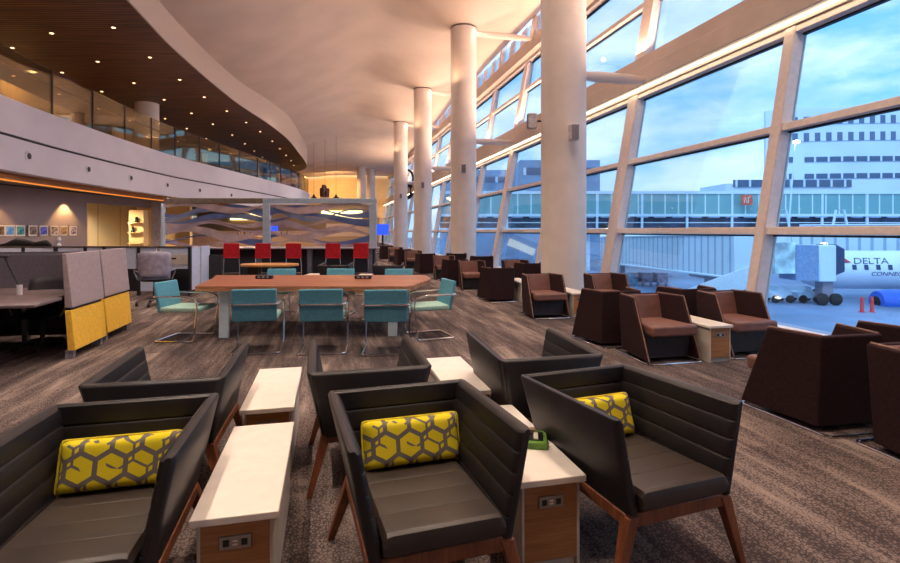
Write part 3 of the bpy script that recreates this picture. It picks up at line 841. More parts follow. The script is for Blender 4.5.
# backs face us: turn the seats toward the counter
# things behind the screen
def cfbox(name, r0, r1, d0, d1, z0, z1, m, label, cat, group=None, bevel=.01):
    x, y = cf((r0+r1)/2, (d0+d1)/2); b = BM(); w, h = (r1-r0)/2, (d1-d0)/2; box(b, -w, w, -h, h, 0, z1-z0)
    return tag(obj(name, b, m, bevel=bevel), label, cat, group, (x,y,z0), -TH)
cfbox('service_counter', -10.2, -3.7, 24, 24.9, 0, 1.25, m_tan, 'tan buffet counter seen through the wave screen', 'counter')
cfbox('back_counter', -14.5, -6.5, 29, 29.7, 0, 1.5, mat('pale_kitchen', (198,168,150), .6), 'pale counter block at the back of the kitchen area', 'counter')
cfbox('menu_light_box', -14.0, -11.6, 32.85, 32.95, 2.2, 2.6, emit('warm_panel', (255,226,160), 3.0), 'glowing warm light panel behind the left wave screen', 'light panel')
cfbox('menu_light_box', -8.2, -5.6, 32.85, 32.95, 2.3, 2.8, emit('warm_panel_b', (255,230,170), 2.6), 'glowing cream light panel behind the right wave screen', 'light panel')
cfbox('television', -11.6, -11.0, 32.85, 32.95, 1.5, 2.1, m_tv, 'small blue glowing screen behind the wave screen', 'screen')
x, y = cf(-4.45, 34)
tv = thing('television', 'blue-violet glowing screen on a floor stand right of the wave screen', 'screen', (x,y,0), -TH)
b = BM(); box(b, -.4, .4, 0, .06, 1.25, 1.95); obj('display', b, m_tv, tv)
b = BM(); box(b, -.06, .06, .06, .14, 0, 1.5); box(b, -.35, .35, -.2, .3, 0, .05); obj('stand', b, m_dark, tv)
cfbox('partition', -16.2, -5.2, 33, 33.3, 0, 3.2, m_tan, 'brown partition at the back of the kitchen area', 'partition')
cfbox('display_case', -5.8, -3.8, 24.2, 24.7, 1.25, 1.85, mat('pinkish_display', (206,150,130), .5, scale=40, var=.5), 'pinkish display case on the counter behind the screen', 'display case')
bt = BM(); lathe(bt, [(.035,0),(.04,.02),(.04,.16),(.015,.21),(.015,.27)], seg=12); bt = tag(obj('bottle', bt, m_dark), 'dark bottle on the counter behind the wave screen', 'bottle', 'bottles behind the wave screen')
for k in range(7):
    x, y = cf(-9.9+.28*k+(.6 if k > 3 else 0), 24.2)
    if k == 0: bt.location = (x, y, 1.25)
    else:
        q = bt.copy(); C.objects.link(q); q.location = (x, y, 1.25)

# ------------------------------------------------------------------ left wall under the mezzanine, with doorway to a warm room
def cwall(name, pts, z0, z1, m, kind='structure'):
    """wall slab through two plan points given in table axis metres"""
    b = BM(); (r0, d0), (r1, d1) = pts; a = Vector(cf(r0, d0)); c = Vector(cf(r1, d1)); t = (c-a).normalized(); n = Vector((-t.y, t.x))*.12
    q = [a, c, c+n, a+n]; prism(b, [(p.x, p.y) for p in q], z0, z1); return struct(name, b, m)
cwall('wall_gallery', ((-14.5,7), (-14.5,20.6)), 0, 3.05, m_wallgrey)
cwall('wall_gallery_head', ((-14.5,20.6), (-14.5,25.0)), 2.62, 3.05, m_wallgrey)
cwall('wall_warm_room', ((-17.6,19), (-17.6,30)), 0, 3.05, ribbed_mat('cream_boards', (244,226,186), (200,170,120), 0, 2.5, .04, .7))
cwall('wall_warm_room_end', ((-17.6,29), (-13.2,26.2)), 0, 3.05, m_gold)
cwall('wall_warm_room_side', ((-17.6,19.6), (-14.5,20.6)), 0, 3.05, m_gold)
b = BM(); x, y = cf(-14.35, 25.4); prism(b, [(x-.2,y-.45),(x+.2,y-.45),(x+.2,y+.3),(x-.2,y+.3)], 0, 3.05); struct('column', b, m_plastic)
# track rail under the soffit
b = BM(); A = cf(-13.6, 10); B = cf(-13.6, 24); tube(b, [(A[0],A[1],2.92),(B[0],B[1],2.92)], .025, seg=6)
tag(obj('light_track', b, m_dark), 'thin lighting track under the soffit before the grey wall', 'light track')
# picture row on the grey wall
cols = [((84,48,34),(150,120,90)),((58,140,220),(130,190,240)),((44,120,130),(90,190,190)),((88,76,66),(150,130,110)),((40,64,180),(120,120,220)),((214,190,170),(70,54,44)),((120,84,40),(210,170,110)),((60,60,120),(220,200,190))]
for k, (c1, c2) in enumerate(cols):
    px = (0.5, 10.5, 21, 33.5, 44, 55, 64, 73.5)[k]; d = -14.38/((px-450)/516.0)
    x, y = cf(-14.42, d)
    f = thing('framed_picture', ['brown small picture at the left photo edge on the grey wall','bright light blue picture on the grey wall','teal green picture on the grey wall','grey brown landscape picture on the grey wall','deep blue picture on the grey wall','white picture with a dark figure on the grey wall','golden brown picture in the lamp glow on the grey wall','white picture with small dark blue shape on the grey wall'][k], 'picture', (x,y,1.33), -TH+PI/2, 'pictures in a row on the grey wall')
    b = BM(); box(b, -.18, .18, -.03, 0, 0, .36); obj('mount', b, m_white, f)
    m, bb, t = base_mat('print_%s' % 'abcdefgh'[k], c1, .4)
    t.l.new(t.ramp(t.noise(t.mapping(), 6+k, 3), [(.42, lin(c1)), (.6, lin(c2))]), bb.inputs['Base Color'])
    b = BM(); box(b, -.145, .145, -.036, -.03, .05, .32); obj('print', b, m, f)
# ledge shelf in the warm room
x, y = cf(-14.9, 24.6)
sh = thing('display_shelf', 'lit cream display shelf with dark ornaments at the right of the warm doorway', 'shelf', (x,y,0), -TH)
b = BM(); box(b, -.35, .35, -.1, .3, 0, 2.5); obj('case', b, m_gold, sh)
for z in (.9, 1.4, 1.85): b = BM(); box(b, -.33, .33, -.28, -.1, z, z+.04); obj('board', b, m_gold, sh)
for z, dx, l in ((1.44,-.1,'dark ornament on the middle board of the lit display shelf'), (1.895,.08,'dark ornament on the top board of the lit display shelf')):
    X, Y = cf(-14.9+dx, 24.41); b = BM(); lathe(b, [(.05,0),(.1,.06),(.05,.14),(.07,.22),(.02,.28)], seg=12); tag(obj('ornament', b, m_dark), l, 'ornament', 'ornaments on the lit shelf', (X,Y,z))
cfbox('grey_door_panel', -17.4, -17.2, 20.9, 22.2, 0, 2.4, m_plastic, 'grey door leaf standing open inside the warm room', 'door panel')

# round nozzles in the fascia
nz = None
for k, (yy, l) in enumerate(((15.7,'round black air nozzle in the white fascia, leftmost'),(18.6,'round black air nozzle in the white fascia, second from left'),(21.3,'round black air nozzle in the white fascia, third from left'),(24.2,'round black air nozzle in the white fascia, fourth from left'),(27.0,'round black air nozzle in the white fascia, fifth from left'),(30.2,'round black air nozzle in the white fascia, farthest right'))):
    for a, c in zip(fasp, fasp[1:]):
        if a.y <= yy <= c.y: f = (yy-a.y)/(c.y-a.y); p = a.lerp(c, f); an = math.atan2(c.y-a.y, c.x-a.x)
    if k == 0:
        nz = thing('air_nozzle', l, 'air vent', (p.x,p.y,3.46), an-PI/2, 'air nozzles in the fascia')
        b = BM(); lathe(b, [(.13,0),(.13,.02),(.09,.035)], axis='x', seg=20); obj('ring', b, m_fascia, nz)
        b = BM(); lathe(b, [(.085,.02),(.08,.05),(.03,.06)], axis='x', seg=20); obj('nozzle', b, m_socket, nz)
    else: dup(nz, (p.x,p.y,3.46), an-PI/2, l)

# ------------------------------------------------------------------ booths at left
def booth(x, y, l, rz=0):
    t = thing('work_booth', l, 'work booth', (x,y,0), rz)
    def panel(y0, y1, nm, xf=0):
        n = 8
        for z0, z1, m, nmm in ((.60,1.24,m_grey,'felt_screen'), (.10,.57,m_yellow,'yellow_screen')):
            b = BM(); A = []
            for i in range(n+1):
                s = i/n; yy = y0+(y1-y0)*s; bulge = (.03 if z1 < .6 else .0)
                A.append([b.verts.new(q) for q in ((-.02+bulge, yy, z0), (.06+bulge, yy, z0), (.02+bulge+(.0 if z1 < .6 else -.02), yy, z1), (-.05+bulge, yy, z1))])
            for P, Q in zip(A, A[1:]):
                for q in range(4): b.faces.new([P[q], P[(q+1) % 4], Q[(q+1) % 4], Q[q]])
            b.faces.new(A[0]); b.faces.new(A[-1][::-1]); obj(nmm, b, m, t, bevel=.008)
        b = BM(); box(b, -.03, .03, y0+.03, y1-.03, .56, .61); obj('seam_rail', b, m_dark, t)
        for yy in (y0+.04, y1-.1):
            b = BM(); box(b, -.03, .05, yy, yy+.07, 0, .10); obj('foot', b, m_plastic, t)
    panel(-.95, -.06, 'end')
    # wrap screen running back to the left behind the desk
    path = smoothpath([Vector(p) for p in ((-.06,-.02),(-.25,.22),(-.7,.34),(-1.6,.36),(-3.2,.36))], 6)
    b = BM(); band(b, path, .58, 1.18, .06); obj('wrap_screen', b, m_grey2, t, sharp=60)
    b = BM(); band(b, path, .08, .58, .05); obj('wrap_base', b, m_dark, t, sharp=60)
    b = BM(); prism(b, [(.0,-1.62),(-.03,-.98),(-.12,-.9),(-.14,-.5),(-3.1,-.45),(-3.1,-1.6)], .70, .73); obj('desk_top', b, mat('taupe_desk', (104,88,90), .5), t, bevel=.006)
    b = BM(); box(b, -1.0, -.94, -.8, -.7, 0, .70); obj('desk_leg', b, m_plastic, t)
    return t
B1 = booth(-2.97, 7.84, 'work booth with grey felt screen over yellow base, nearest at left')
B2 = dup(B1, (-3.02, 8.90, 0), 0, 'second work booth with yellow base directly behind the nearest one')
B1['group'] = B2['group'] = 'felt work booths at left'
# desk lamp
x, y = -4.0, 7.1
dlp = thing('desk_lamp', 'slim dark desk lamp leaning on the nearest booth desk', 'lamp', (-3.62,7.25,.73), 0)
b = BM(); lathe(b, [(.03,0),(.03,.12)], seg=12); obj('base', b, m_fascia, dlp)
b = BM(); tube(b, [(0,0,.1),(-.16,.02,.45)], .014); obj('arm', b, m_dark, dlp)
b = BM(); box(b, -.30, -.12, 0, .05, .45, .475); obj('lamp_head', b, m_dark, dlp, bevel=.008)
# dark task chair inside nearest booth
def task(name, x, y, rz, l, sm, bm_, z0=0, grp=None):
    t = thing(name, l, 'chair', (x,y,0), rz, grp)
    b = BM(); A = []
    for i in range(9):
        row = []
        for j in range(7):
            u = -1+2*i/8; v = j/6; xx = u*(.24+.04*v-.07*max(0, v-.6)); yy = .20-.10*u*u+.10*v-.03; zz = .46+.44*v-.03*u*u*v
            row.append(b.verts.new((xx, yy, zz)))
        A.append(row)
    for P, Q in zip(A, A[1:]):
        for j in range(6): b.faces.new([P[j], Q[j], Q[j+1], P[j+1]])
    obj('backrest', b, bm_, t, solid=.03, sharp=80)
    b = BM(); cushion(b, .50, .48, .09, 8, Matrix.Translation((0,-.02,.44))); obj('seat', b, sm, t, sharp=80)
    b = BM(); tube(b, [(0,0,.40),(0,0,.12)], .03); obj('gas_post', b, m_dark, t)
    b = BM()
    for k in range(5): a = 2*PI*k/5; tube(b, [(0,0,.12),(.28*math.cos(a),.28*math.sin(a),.07)], .022, seg=6)
    obj('star_base', b, m_chrome if bm_ is not m_dark else m_dark, t)
    for k in range(5):
        a = 2*PI*k/5; b = BM(); lathe(b, [(.032,-.02),(.035,0),(.032,.02)], (0,0,0), 12, 'x'); q = obj('caster', b, m_dark, t); q.location = (.28*math.cos(a), .28*math.sin(a), .035)
    for s in (-1, 1):
        b = BM(); tube(b, rounded([(s*.24,.16,.56),(s*.31,.10,.60),(s*.33,-.1,.56),(s*.27,-.12,.42)], .05, 4), .013, seg=8); obj('arm_loop', b, m_chrome, t)
    return t
task('task_chair', -3.55, 7.62, math.radians(-6), 'dark swivel chair tucked at the nearest booth desk', m_dark, m_dark)
x, y = cf(-5.95, 10.4)
task('task_chair', x, y, math.radians(180+14), 'light grey shell swivel chair by the pale blue workstation panels', m_navy, mat('lilac_grey_shell', (168,160,176), .4)).scale = (1.12,1.12,1.22)

# pale workstation row behind the booths
x, y = cf(0, 12.0)
ws = thing('workstation_row', 'row of pale frosted workstation panels with dark posts behind the booths', 'workstation', (x,y,0), -TH)
def rr_(px, d=12.0): return (px-450)/516.0*d
for k, (a, c) in enumerate(((-40,22),(24,54),(57,84),(86,103),(105,137),(139.5,157),(159,188.5))):
    b = BM(); box(b, rr_(a)+.02, rr_(c)-.02, 0, .04, .62 if k not in (5,) else .1, 1.11); obj('frosted_panel', b, m_pale, ws, bevel=.004)
for px in (23, 55, 85, 104, 138.3, 189.5):
    b = BM(); box(b, rr_(px)-.025, rr_(px)+.025, -.02, .06, 0, 1.14); obj('post', b, m_dark, ws)
b = BM(); box(b, rr_(-40), rr_(190), -.02, .06, 1.11, 1.145); obj('top_rail', b, mat('brown_rail', (92,78,74), .5), ws)
# return panel toward the back right
b = BM(); q = [(rr_(190), .06), (rr_(190)+.0, .48), (rr_(190)-.03, .48), (rr_(190)-.03, .06)]; prism(b, q, .12, 1.11); obj('frosted_panel', b, m_pale, ws)
b = BM(); q = [(rr_(190)+.01, .53), (rr_(190)+.02, .95), (rr_(190)-.01, .95), (rr_(190)-.02, .53)]; prism(b, q, .12, 1.13); obj('frosted_panel', b, m_pale, ws)
b = BM(); box(b, rr_(155), rr_(188), .1, .7, .70, .74); obj('desk_top', b, m_plastic, ws)
b = BM(); box(b, rr_(140.5), rr_(188), -.03, -.005, .72, .95); obj('storage_box', b, m_edge, ws)
b = BM(); box(b, rr_(171), rr_(177), -.036, -.03, .84, .88); obj('outlet_plate', b, m_dark, ws)
b = BM(); box(b, rr_(-40), rr_(204), .9, 1.0, .0, .9); obj('back_panel', b, m_dark, ws)
# items on its rail
x, y = cf(rr_(27), 12.02)
b = BM(); A = []
prof = [(-.85,.02,.03),(-.6,.05,.05),(-.3,.13,.10),(-.05,.11,.10),(.2,.07,.09),(.5,.10,.10),(.62,.04,.05)]
for px_, h, w in prof: A.append([b.verts.new((px_*.85, w*math.cos(a*PI/5), max(0, h*.5+h*.5*math.sin(a*PI/5)*1.5+h*.25))) for a in range(10)])
for P, Q in zip(A, A[1:]):
    for i in range(10): b.faces.new([P[i], P[(i+1) % 10], Q[(i+1) % 10], Q[i]])
b.faces.new(A[0]); b.faces.new(A[-1][::-1])
tag(obj('jacket', b, mat('black_cloth', (20,17,18), .9), sharp=70), 'crumpled black jacket lying on the workstation panel rail', 'jacket', None, (x,y,1.145), -TH)
x, y = cf(rr_(58), 12.03)
b = BM(); lathe(b, [(.04,0),(.05,.03),(.02,.08),(.05,.15),(.02,.22)], seg=12); tag(obj('figurine', b, m_fascia), 'small white figurine standing on the workstation rail', 'figurine', None, (x,y,1.145))

# ------------------------------------------------------------------ mezzanine things
def mbox(name, x0, x1, y0, y1, z0, z1, m, l, c, g=None):
    b = BM(); cx, cy = (x0+x1)/2, (y0+y1)/2; box(b, x0-cx, x1-cx, y0-cy, y1-cy, 0, z1-z0); return tag(obj(name, b, m, bevel=.03), l, c, g, (cx,cy,z0))
mbox('partition', -11.2, -10.9, 15, 19.5, 4.45, 6.6, m_tan, 'brown partition on the upper floor behind the railing, left', 'partition')
mbox('partition', -11.6, -11.3, 21.5, 27, 4.45, 6.9, m_gold, 'cream partition on the upper floor behind the railing', 'partition')
mbox('partition', -10.8, -10.5, 29, 34, 4.45, 6.8, m_tan, 'brown partition on the upper floor right of the cream one', 'partition')
mbox('high_back_sofa', -9.6, -8.7, 13.2, 15.0, 4.45, 5.7, m_brownlea, 'brown high-backed sofa behind the railing at the far left', 'sofa')
for k, (x, y) in enumerate(((-9.0,19.5),(-8.8,21.4),(-8.6,23.2),(-8.3,28.2))):
    dup(tb, (x, y, 4.45), math.radians(200), ['dark chair behind the upper railing, leftmost','dark chair behind the upper railing, second from left','dark chair behind the upper railing, just left of the upper white column','dark chair behind the upper railing, right of the upper white column'][k], 'dark chairs on the upper floor')
# standing person in dark clothes
def person(x, y, z, rz):
    verts = [(0,0,.92,.15),(0,-.02,1.12,.13),(0,-.07,1.30,.15),(0,-.12,1.44,.075),(0,-.15,1.50,.055),
             (.09,0,.88,.095),(.10,.01,.48,.065),(.10,.03,.09,.042),(.10,-.10,.035,.038),
             (-.09,0,.88,.095),(-.10,.01,.48,.065),(-.10,.03,.09,.042),(-.10,-.10,.035,.038),
             (.18,-.09,1.37,.06),(.24,-.16,1.15,.045),(.16,-.36,1.06,.035),
             (-.18,-.09,1.37,.06),(-.24,-.16,1.15,.045),(-.16,-.36,1.06,.035),
             (.12,-.43,1.05,.03),(-.12,-.43,1.05,.03)]
    ed = [(0,1),(1,2),(2,3),(3,4),(0,5),(5,6),(6,7),(7,8),(0,9),(9,10),(10,11),(11,12),(2,13),(13,14),(14,15),(15,19),(2,16),(16,17),(17,18),(18,20)]
    me = bpy.data.meshes.new('person'); me.from_pydata([v[:3] for v in verts], ed, []); me.materials.append(mat('dark_navy_clothes', (14,15,24), .9))
    o = bpy.data.objects.new('person', me); C.objects.link(o)
    s = o.modifiers.new('skin', 'SKIN'); me.skin_vertices or None
    for i, v in enumerate(verts): me.skin_vertices[0].data[i].radius = (v[3], v[3])
    me.skin_vertices[0].data[0].use_root = True
    sb = o.modifiers.new('sub', 'SUBSURF'); sb.levels = 2; sb.render_levels = 2
    o.location = (x, y, z); o.rotation_euler = (0,0,rz)
    tag(o, 'person in dark clothes leaning on the upper railing', 'person')
    sk = mat('skin', (196,150,124), .6); hr = mat('dark_hair', (36,26,22), .8)
    b = BM(); lathe(b, [(.02,-.13),(.055,-.105),(.075,-.05),(.085,0),(.08,.06),(.05,.10),(.015,.115)], (0,-.18,1.62), 16)
    lathe(b, [(.012,0),(.016,.02),(.006,.03)], (0,-.27,1.60), 8)
    for s_ in (-1, 1): lathe(b, [(.01,-.02),(.016,0),(.01,.02)], (s_*.087,-.175,1.61), 8)
    h = obj('head', b, sk, o)
    b = BM(); lathe(b, [(.088,-.02),(.094,.03),(.085,.08),(.05,.115),(.01,.125)], (0,-.165,1.63), 16); obj('hair', b, hr, h)
    for s_ in (-1, 1):
        b = BM(); box(b, s_*.12-.04, s_*.12+.04, -.50, -.43, 1.03, 1.06)
        for f in range(4): tube(b, [(s_*.12-.03+.02*f,-.50,1.05),(s_*.12-.03+.02*f,-.55-.01*(f in (1,2)),1.035)], .0085, seg=6)
        tube(b, [(s_*.12-s_*.035,-.46,1.045),(s_*.12-s_*.065,-.49,1.04)], .009, seg=6)
        obj('hand', b, sk, o, sharp=60)
    return o
px_, py_ = cf(-12.35, 34.5)
person(px_, py_, 4.45, math.radians(60))

# hanging lamps in front of the golden wall
cx_, cy_ = cf((325-450)/516*44, 44)
chn = thing('chandelier', 'dark chandelier with clustered cylinder shades before the golden far wall', 'chandelier', (cx_,cy_,4.2), -TH)
b = BM(); lathe(b, [(.40,0),(.44,.04),(.44,.12),(.4,.14)], seg=28); obj('ring', b, m_dark, chn)
for k in range(7):
    a = 2*PI*k/7; b = BM(); rr0 = .3 if k else 0; h = .5+.25*(k % 3)
    lathe(b, [(.05,.1),(.13,.14),(.15,h),(.10,h+.12)], (rr0*math.cos(a)*1.0, rr0*math.sin(a), .1 if k else .35), 12); obj('shade', b, mat('dark_red_shade', (84,40,34), .5), chn)
b = BM(); tube(b, [(0,0,.2),(0,0,ceil_z(cx_,cy_)-4.2)], .012); obj('cord', b, m_dark, chn)
for s, l in ((-1,'small dark pendant cluster left of the chandelier'),(1,'small dark pendant cluster right of the chandelier')):
    x, y = cf((325-450)/516*44+s*.95, 44)
    pn = thing('pendant_lamp', l, 'pendant lamp', (x,y,4.2), -TH, 'pendant clusters beside the chandelier')
    b = BM(); lathe(b, [(.28,0),(.3,.1),(.12,.25),(.06,.42)], seg=14); obj('shade', b, m_dark, pn)
    b = BM(); tube(b, [(0,0,.4),(0,0,ceil_z(x,y)-4.2)], .01); obj('cord', b, m_dark, pn)
# hanging black ring sculpture between columns
sx_, sy_ = cf((407-450)/516*46, 46)
sc_ = thing('hanging_sculpture', 'black looped sculpture hanging between the third and fourth columns', 'sculpture', (sx_,sy_,4.6), -TH)
b = BM(); tube(b, [(.55*math.cos(a), 0, 1.6+.75*math.sin(a)) for a in [2*PI*k/24 for k in range(24)]], .1, True, 8); obj('upper_loop', b, m_socket, sc_)
b = BM(); tube(b, [(.45*math.cos(a), .05*math.sin(2*a), .45+.6*math.sin(a)) for a in [2*PI*k/24 for k in range(24)]], .17, True, 8); obj('lower_loop', b, m_socket, sc_)
b = BM(); tube(b, [(0,0,2.3),(0,0,ceil_z(sx_,sy_)-4.6)], .012); obj('cable', b, m_dark, sc_)

# ------------------------------------------------------------------ outside
GZ = -4.0
m_tarmac = mat('wet_tarmac', (104,122,150), .55, var=.28, scale=.12)
b = BM(); box(b, 7.2, 420, -160, 420, GZ-.2, GZ); box(b, -200, 7.2, 72, 420, GZ-.2, GZ); struct('ground', b, m_tarmac)
def px2(px, d): return (px-450)/516.0*d
def zz(py, d): return EYE+(231-py)*d/516.0
# terminal walkway
D = 70; x, y = cf(0, D)
wk = thing('elevated_walkway', 'long elevated walkway with green glass band and dark level below, beyond the apron', 'walkway', (x,y,0), -TH)
m_green = ribbed_mat('green_glass_band', (116,170,176), (206,226,226), 0, .55, .10, .2, .2)
L0, L1 = px2(440, D), px2(1500, D)
b = BM(); box(b, L0, L1, 0, 4, zz(215,D), zz(193,D)); obj('glass_band', b, m_green, wk)
for a, c, nm in ((191,194,'roof_edge'),(214,216.5,'floor_edge'),(228,230,'base_edge')):
    b = BM(); box(b, L0, L1, -.15, 4.2, zz(c,D), zz(a,D)); obj(nm, b, m_bluewhite, wk)
b = BM(); box(b, L0, L1, .6, 4, zz(229,D), zz(216,D)); obj('lower_level', b, mat('dark_underlevel', (58,62,82), .6, var=.5, scale=.6), wk)
b = BM(); box(b, L0, L1, -.05, 0, zz(223,D), zz(222.2,D)); obj('handrail', b, m_bluewhite, wk)
k = 0; px = 462
while px < 1180:
    b = BM(); X = px2(px, D); box(b, X-.14, X+.14, -.1, .1, zz(229,D), zz(192,D)); obj('post', b, m_bluewhite, wk); px += 45
k = 0; px = 455
while px < 1000:
    b = BM(); X = px2(px, D); box(b, X+.4, X+1.9, .3, .6, zz(217.8,D), zz(216.2,D)); obj('lit_soffit', b, emit('yellow_soffit', (235,215,80), .9) if k == 0 else q_, wk)
    if k == 0: q_ = wk.children[-1].data.materials[0]
    k += 1; px += 18
for px in (462, 590, 700, 840, 960):
    b = BM(); X = px2(px, D); box(b, X-.4, X+.4, 1.5, 2.3, GZ, zz(229,D)); obj('pier', b, m_bluewhite, wk)
# gate sign
D = 69; x, y = cf(px2(747,D), D)
gs = thing('gate_sign', 'square red and orange sign with white marks on the walkway glass', 'sign', (x,y,zz(205,D)), -TH)
b = BM(); box(b, -.75, .75, 0, .1, 0, zz(195,D)-zz(205,D)); obj('board', b, mat('red_orange_board', (222,92,72), .5, var=.3, scale=2), gs)
b = BM(); tube(b, [(-.4,-.03,.25),(-.2,-.03,1.0),(0,-.03,.25)], .05, seg=5); tube(b, [(.15,-.03,.25),(.15,-.03,1.05),(.45,-.03,1.0)], .05, seg=5); obj('white_marks', b, m_white, gs)
# white terminal building
D = 150; x, y = cf(0, D)
tb_ = thing('terminal_building', 'large white curved office building with rows of windows beyond the walkway', 'building', (x,y,GZ), -TH)
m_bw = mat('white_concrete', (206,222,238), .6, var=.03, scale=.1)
m_bwin = ribbed_mat('ribbon_windows', (72,96,128), (200,215,230), 0, .28, .16, .3, .1)
def arc_band(z0, z1, a, c, yo, m, nm):
    pts = []
    for i in range(17):
        X = a+(c-a)*i/16; u = (X-px2(900,D))/40.0; pts.append(Vector((X, u*u*6+yo)))
    b = BM(); band(b, pts, z0-GZ, z1-GZ, 1.5); obj(nm, b, m, tb_, sharp=60)
XA, XB = px2(776, D), px2(1120, D)
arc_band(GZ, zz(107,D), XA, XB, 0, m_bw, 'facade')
arc_band(zz(107,D), zz(103,D), XA+8, XB, 2, m_bw, 'roof_parapet')
for a, c in ((140,131.5),(123,115)):
    arc_band(zz(a,D), zz(c,D), XA+5, XB, -.25, ribbed_mat('finned_windows_%d' % a, (90,110,146), (206,220,234), 0, .34, .5, .3, .1), 'fin_window_band')
for a, c in ((161,156),(178,173)):
    arc_band(zz(a,D), zz(c,D), XA+10, XB, -.25, m_bwin, 'window_band')
    arc_band(zz(a,D), zz(c-.5,D), XA+1.5, XA+7, -.25, m_bwin, 'window_band')
b = BM(); box(b, px2(700,D), XA+12, -14, 0, 0, zz(188,D)-GZ); obj('low_wing', b, m_bw, tb_)
b = BM(); box(b, px2(765,D)-17, px2(765,D)+14, -14.4, -14, zz(191,D)-GZ, zz(184,D)-GZ-.2); obj('wing_windows', b, m_bwin, tb_)
# apron building beyond far windows
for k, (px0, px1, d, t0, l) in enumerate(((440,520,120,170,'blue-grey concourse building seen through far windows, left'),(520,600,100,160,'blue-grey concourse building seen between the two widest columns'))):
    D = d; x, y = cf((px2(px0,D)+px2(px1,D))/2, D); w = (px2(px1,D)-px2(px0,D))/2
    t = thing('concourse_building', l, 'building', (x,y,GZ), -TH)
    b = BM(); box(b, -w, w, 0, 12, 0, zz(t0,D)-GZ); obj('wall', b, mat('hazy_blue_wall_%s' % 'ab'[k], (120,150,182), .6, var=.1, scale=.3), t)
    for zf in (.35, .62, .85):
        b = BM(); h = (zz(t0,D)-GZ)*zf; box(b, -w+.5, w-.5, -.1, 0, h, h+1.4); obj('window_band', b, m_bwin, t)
# jet bridges
m_corr = ribbed_mat('white_corrugated_steel', (206,226,240), (150,176,200), 0, 1.1, .25, .5, .8)
def bridge(name, label, p0, p1, h0, h1, zc0, zc1):
    """p: (r,d) ends on plan; z bottom and height at each end"""
    a = Vector(cf(*p0)); c = Vector(cf(*p1)); t = thing(name, label, 'jet bridge', (a.x,a.y,GZ), math.atan2(c.y-a.y, c.x-a.x))
    L = (c-a).length; b = BM()
    hexa(b, [(0,-1.2,zc0-GZ),(L,-1.2,zc1-GZ),(L,1.2,zc1-GZ),(0,1.2,zc0-GZ)], [(0,-1.2,zc0+h0-GZ),(L,-1.2,zc1+h1-GZ),(L,1.2,zc1+h1-GZ),(0,1.2,zc0+h0-GZ)])
    obj('tunnel', b, m_corr, t, bevel=.05)
    b = BM(); tube(b, [(0,-1.25,zc0+h0-GZ),(L,-1.25,zc1+h1-GZ)], .07, seg=6); tube(b, [(0,-1.25,zc0-GZ),(L,-1.25,zc1-GZ)], .09, seg=6); obj('edge_beam', b, m_bluewhite, t)
    for f in (.12, .8):
        b = BM(); X = L*f; z = zc0+(zc1-zc0)*f-GZ; box(b, X-.25, X+.25, -.25, .25, 0, z); box(b, X-.9, X+.9, -1.1, 1.1, z-.3, z); obj('support', b, m_plastic, t)
    return t, L
bridge('jet_bridge', 'white corrugated jet bridge in the window bay left of the leaning upright', (px2(612,60),60), (px2(752,34),34), 2.9, 2.9, zz(262,60), zz(278,34))
bridge('jet_bridge', 'white corrugated jet bridge tunnel passing behind the airliner', (px2(800,52),52), (px2(990,44),44), 2.9, 2.9, zz(256,48), zz(258,44))
# bridge head by the plane
D = 38.6; x, y = cf(px2(812,D), D)
hd = thing('bridge_cab', 'white boarding bridge cab with grey door docked at the airliner nose', 'boarding cab', (x,y,GZ), -TH)
z0_, z1_ = zz(281,D)-GZ, zz(245,D)-GZ
b = BM(); box(b, px2(812,D)-px2(812,D), px2(829,D)-px2(812,D), -.8, 1.3, z0_, z1_); obj('cab', b, m_bluewhite, hd, bevel=.08)
b = BM(); box(b, px2(790,D)-px2(812,D), 0, -.7, 1.3, z0_+.1, z1_-.0); obj('shutter_wall', b, mat('blue_grey_shutter', (118,146,184), .5), hd)
b = BM(); box(b, px2(770,D)-px2(812,D), px2(790,D)-px2(812,D), -.6, 1.5, z0_+.6, z1_+.2); obj('service_stair', b, mat('pale_clutter', (176,204,220), .5, var=.25, scale=1.2), hd)
# folding canopy
b = BM()
for k in range(6):
    a0 = px2(828,D)-px2(812,D)+k*.09; box(b, a0, a0+.07, -.8-.03*k, 1.3, z0_+.5+.05*k, z1_+.05-.06*k)
obj('bellows', b, mat('slate_bellows', (70,84,120), .8), hd)
b = BM(); box(b, .5, 1.3, -.4, .4, .5, z0_); obj('column_lift', b, m_plastic, hd)
for s in (0, 1):
    b = BM(); lathe(b, [(.3,-.15),(.45,-.1),(.45,.1),(.3,.15)], (.4+1.0*s,-.5,.45), 18, 'y'); obj('wheel', b, m_socket, hd)
# the airliner
D = 42; ox, oy = cf(px2(829,D), D)
zc = zz(269.5,D)-GZ; R = 1.55
pl = thing('airliner', 'white regional airliner with blue engine docked at the boarding cab', 'airplane', (ox,oy,GZ), -TH+math.radians(-3))
m_plane = mat('white_aircraft_paint', (214,228,244), .3, var=.02, scale=.5)
b = BM(); prof = []
for s, r, dz in ((-2.5,.05,-.4),(-2.4,.38,-.36),(-2.0,.85,-.25),(-1.3,1.25,-.12),(-.4,1.48,-.04),(.6,1.55,0),(6,1.55,0),(20,1.55,0),(24,1.3,.2),(29,.5,.9),(31,.2,1.1)):
    prof.append((s, r, dz))
rings = []
for s, r, dz in prof: rings.append([b.verts.new((s, r*math.cos(2*PI*k/32), zc+dz+r*math.sin(2*PI*k/32))) for k in range(32)])
for A, Bq in zip(rings, rings[1:]):
    for k in range(32): b.faces.new([A[k], A[(k+1) % 32], Bq[(k+1) % 32], Bq[k]])
b.faces.new(rings[0]); b.faces.new(rings[-1][::-1]); obj('fuselage', b, m_plane, pl, sharp=60)
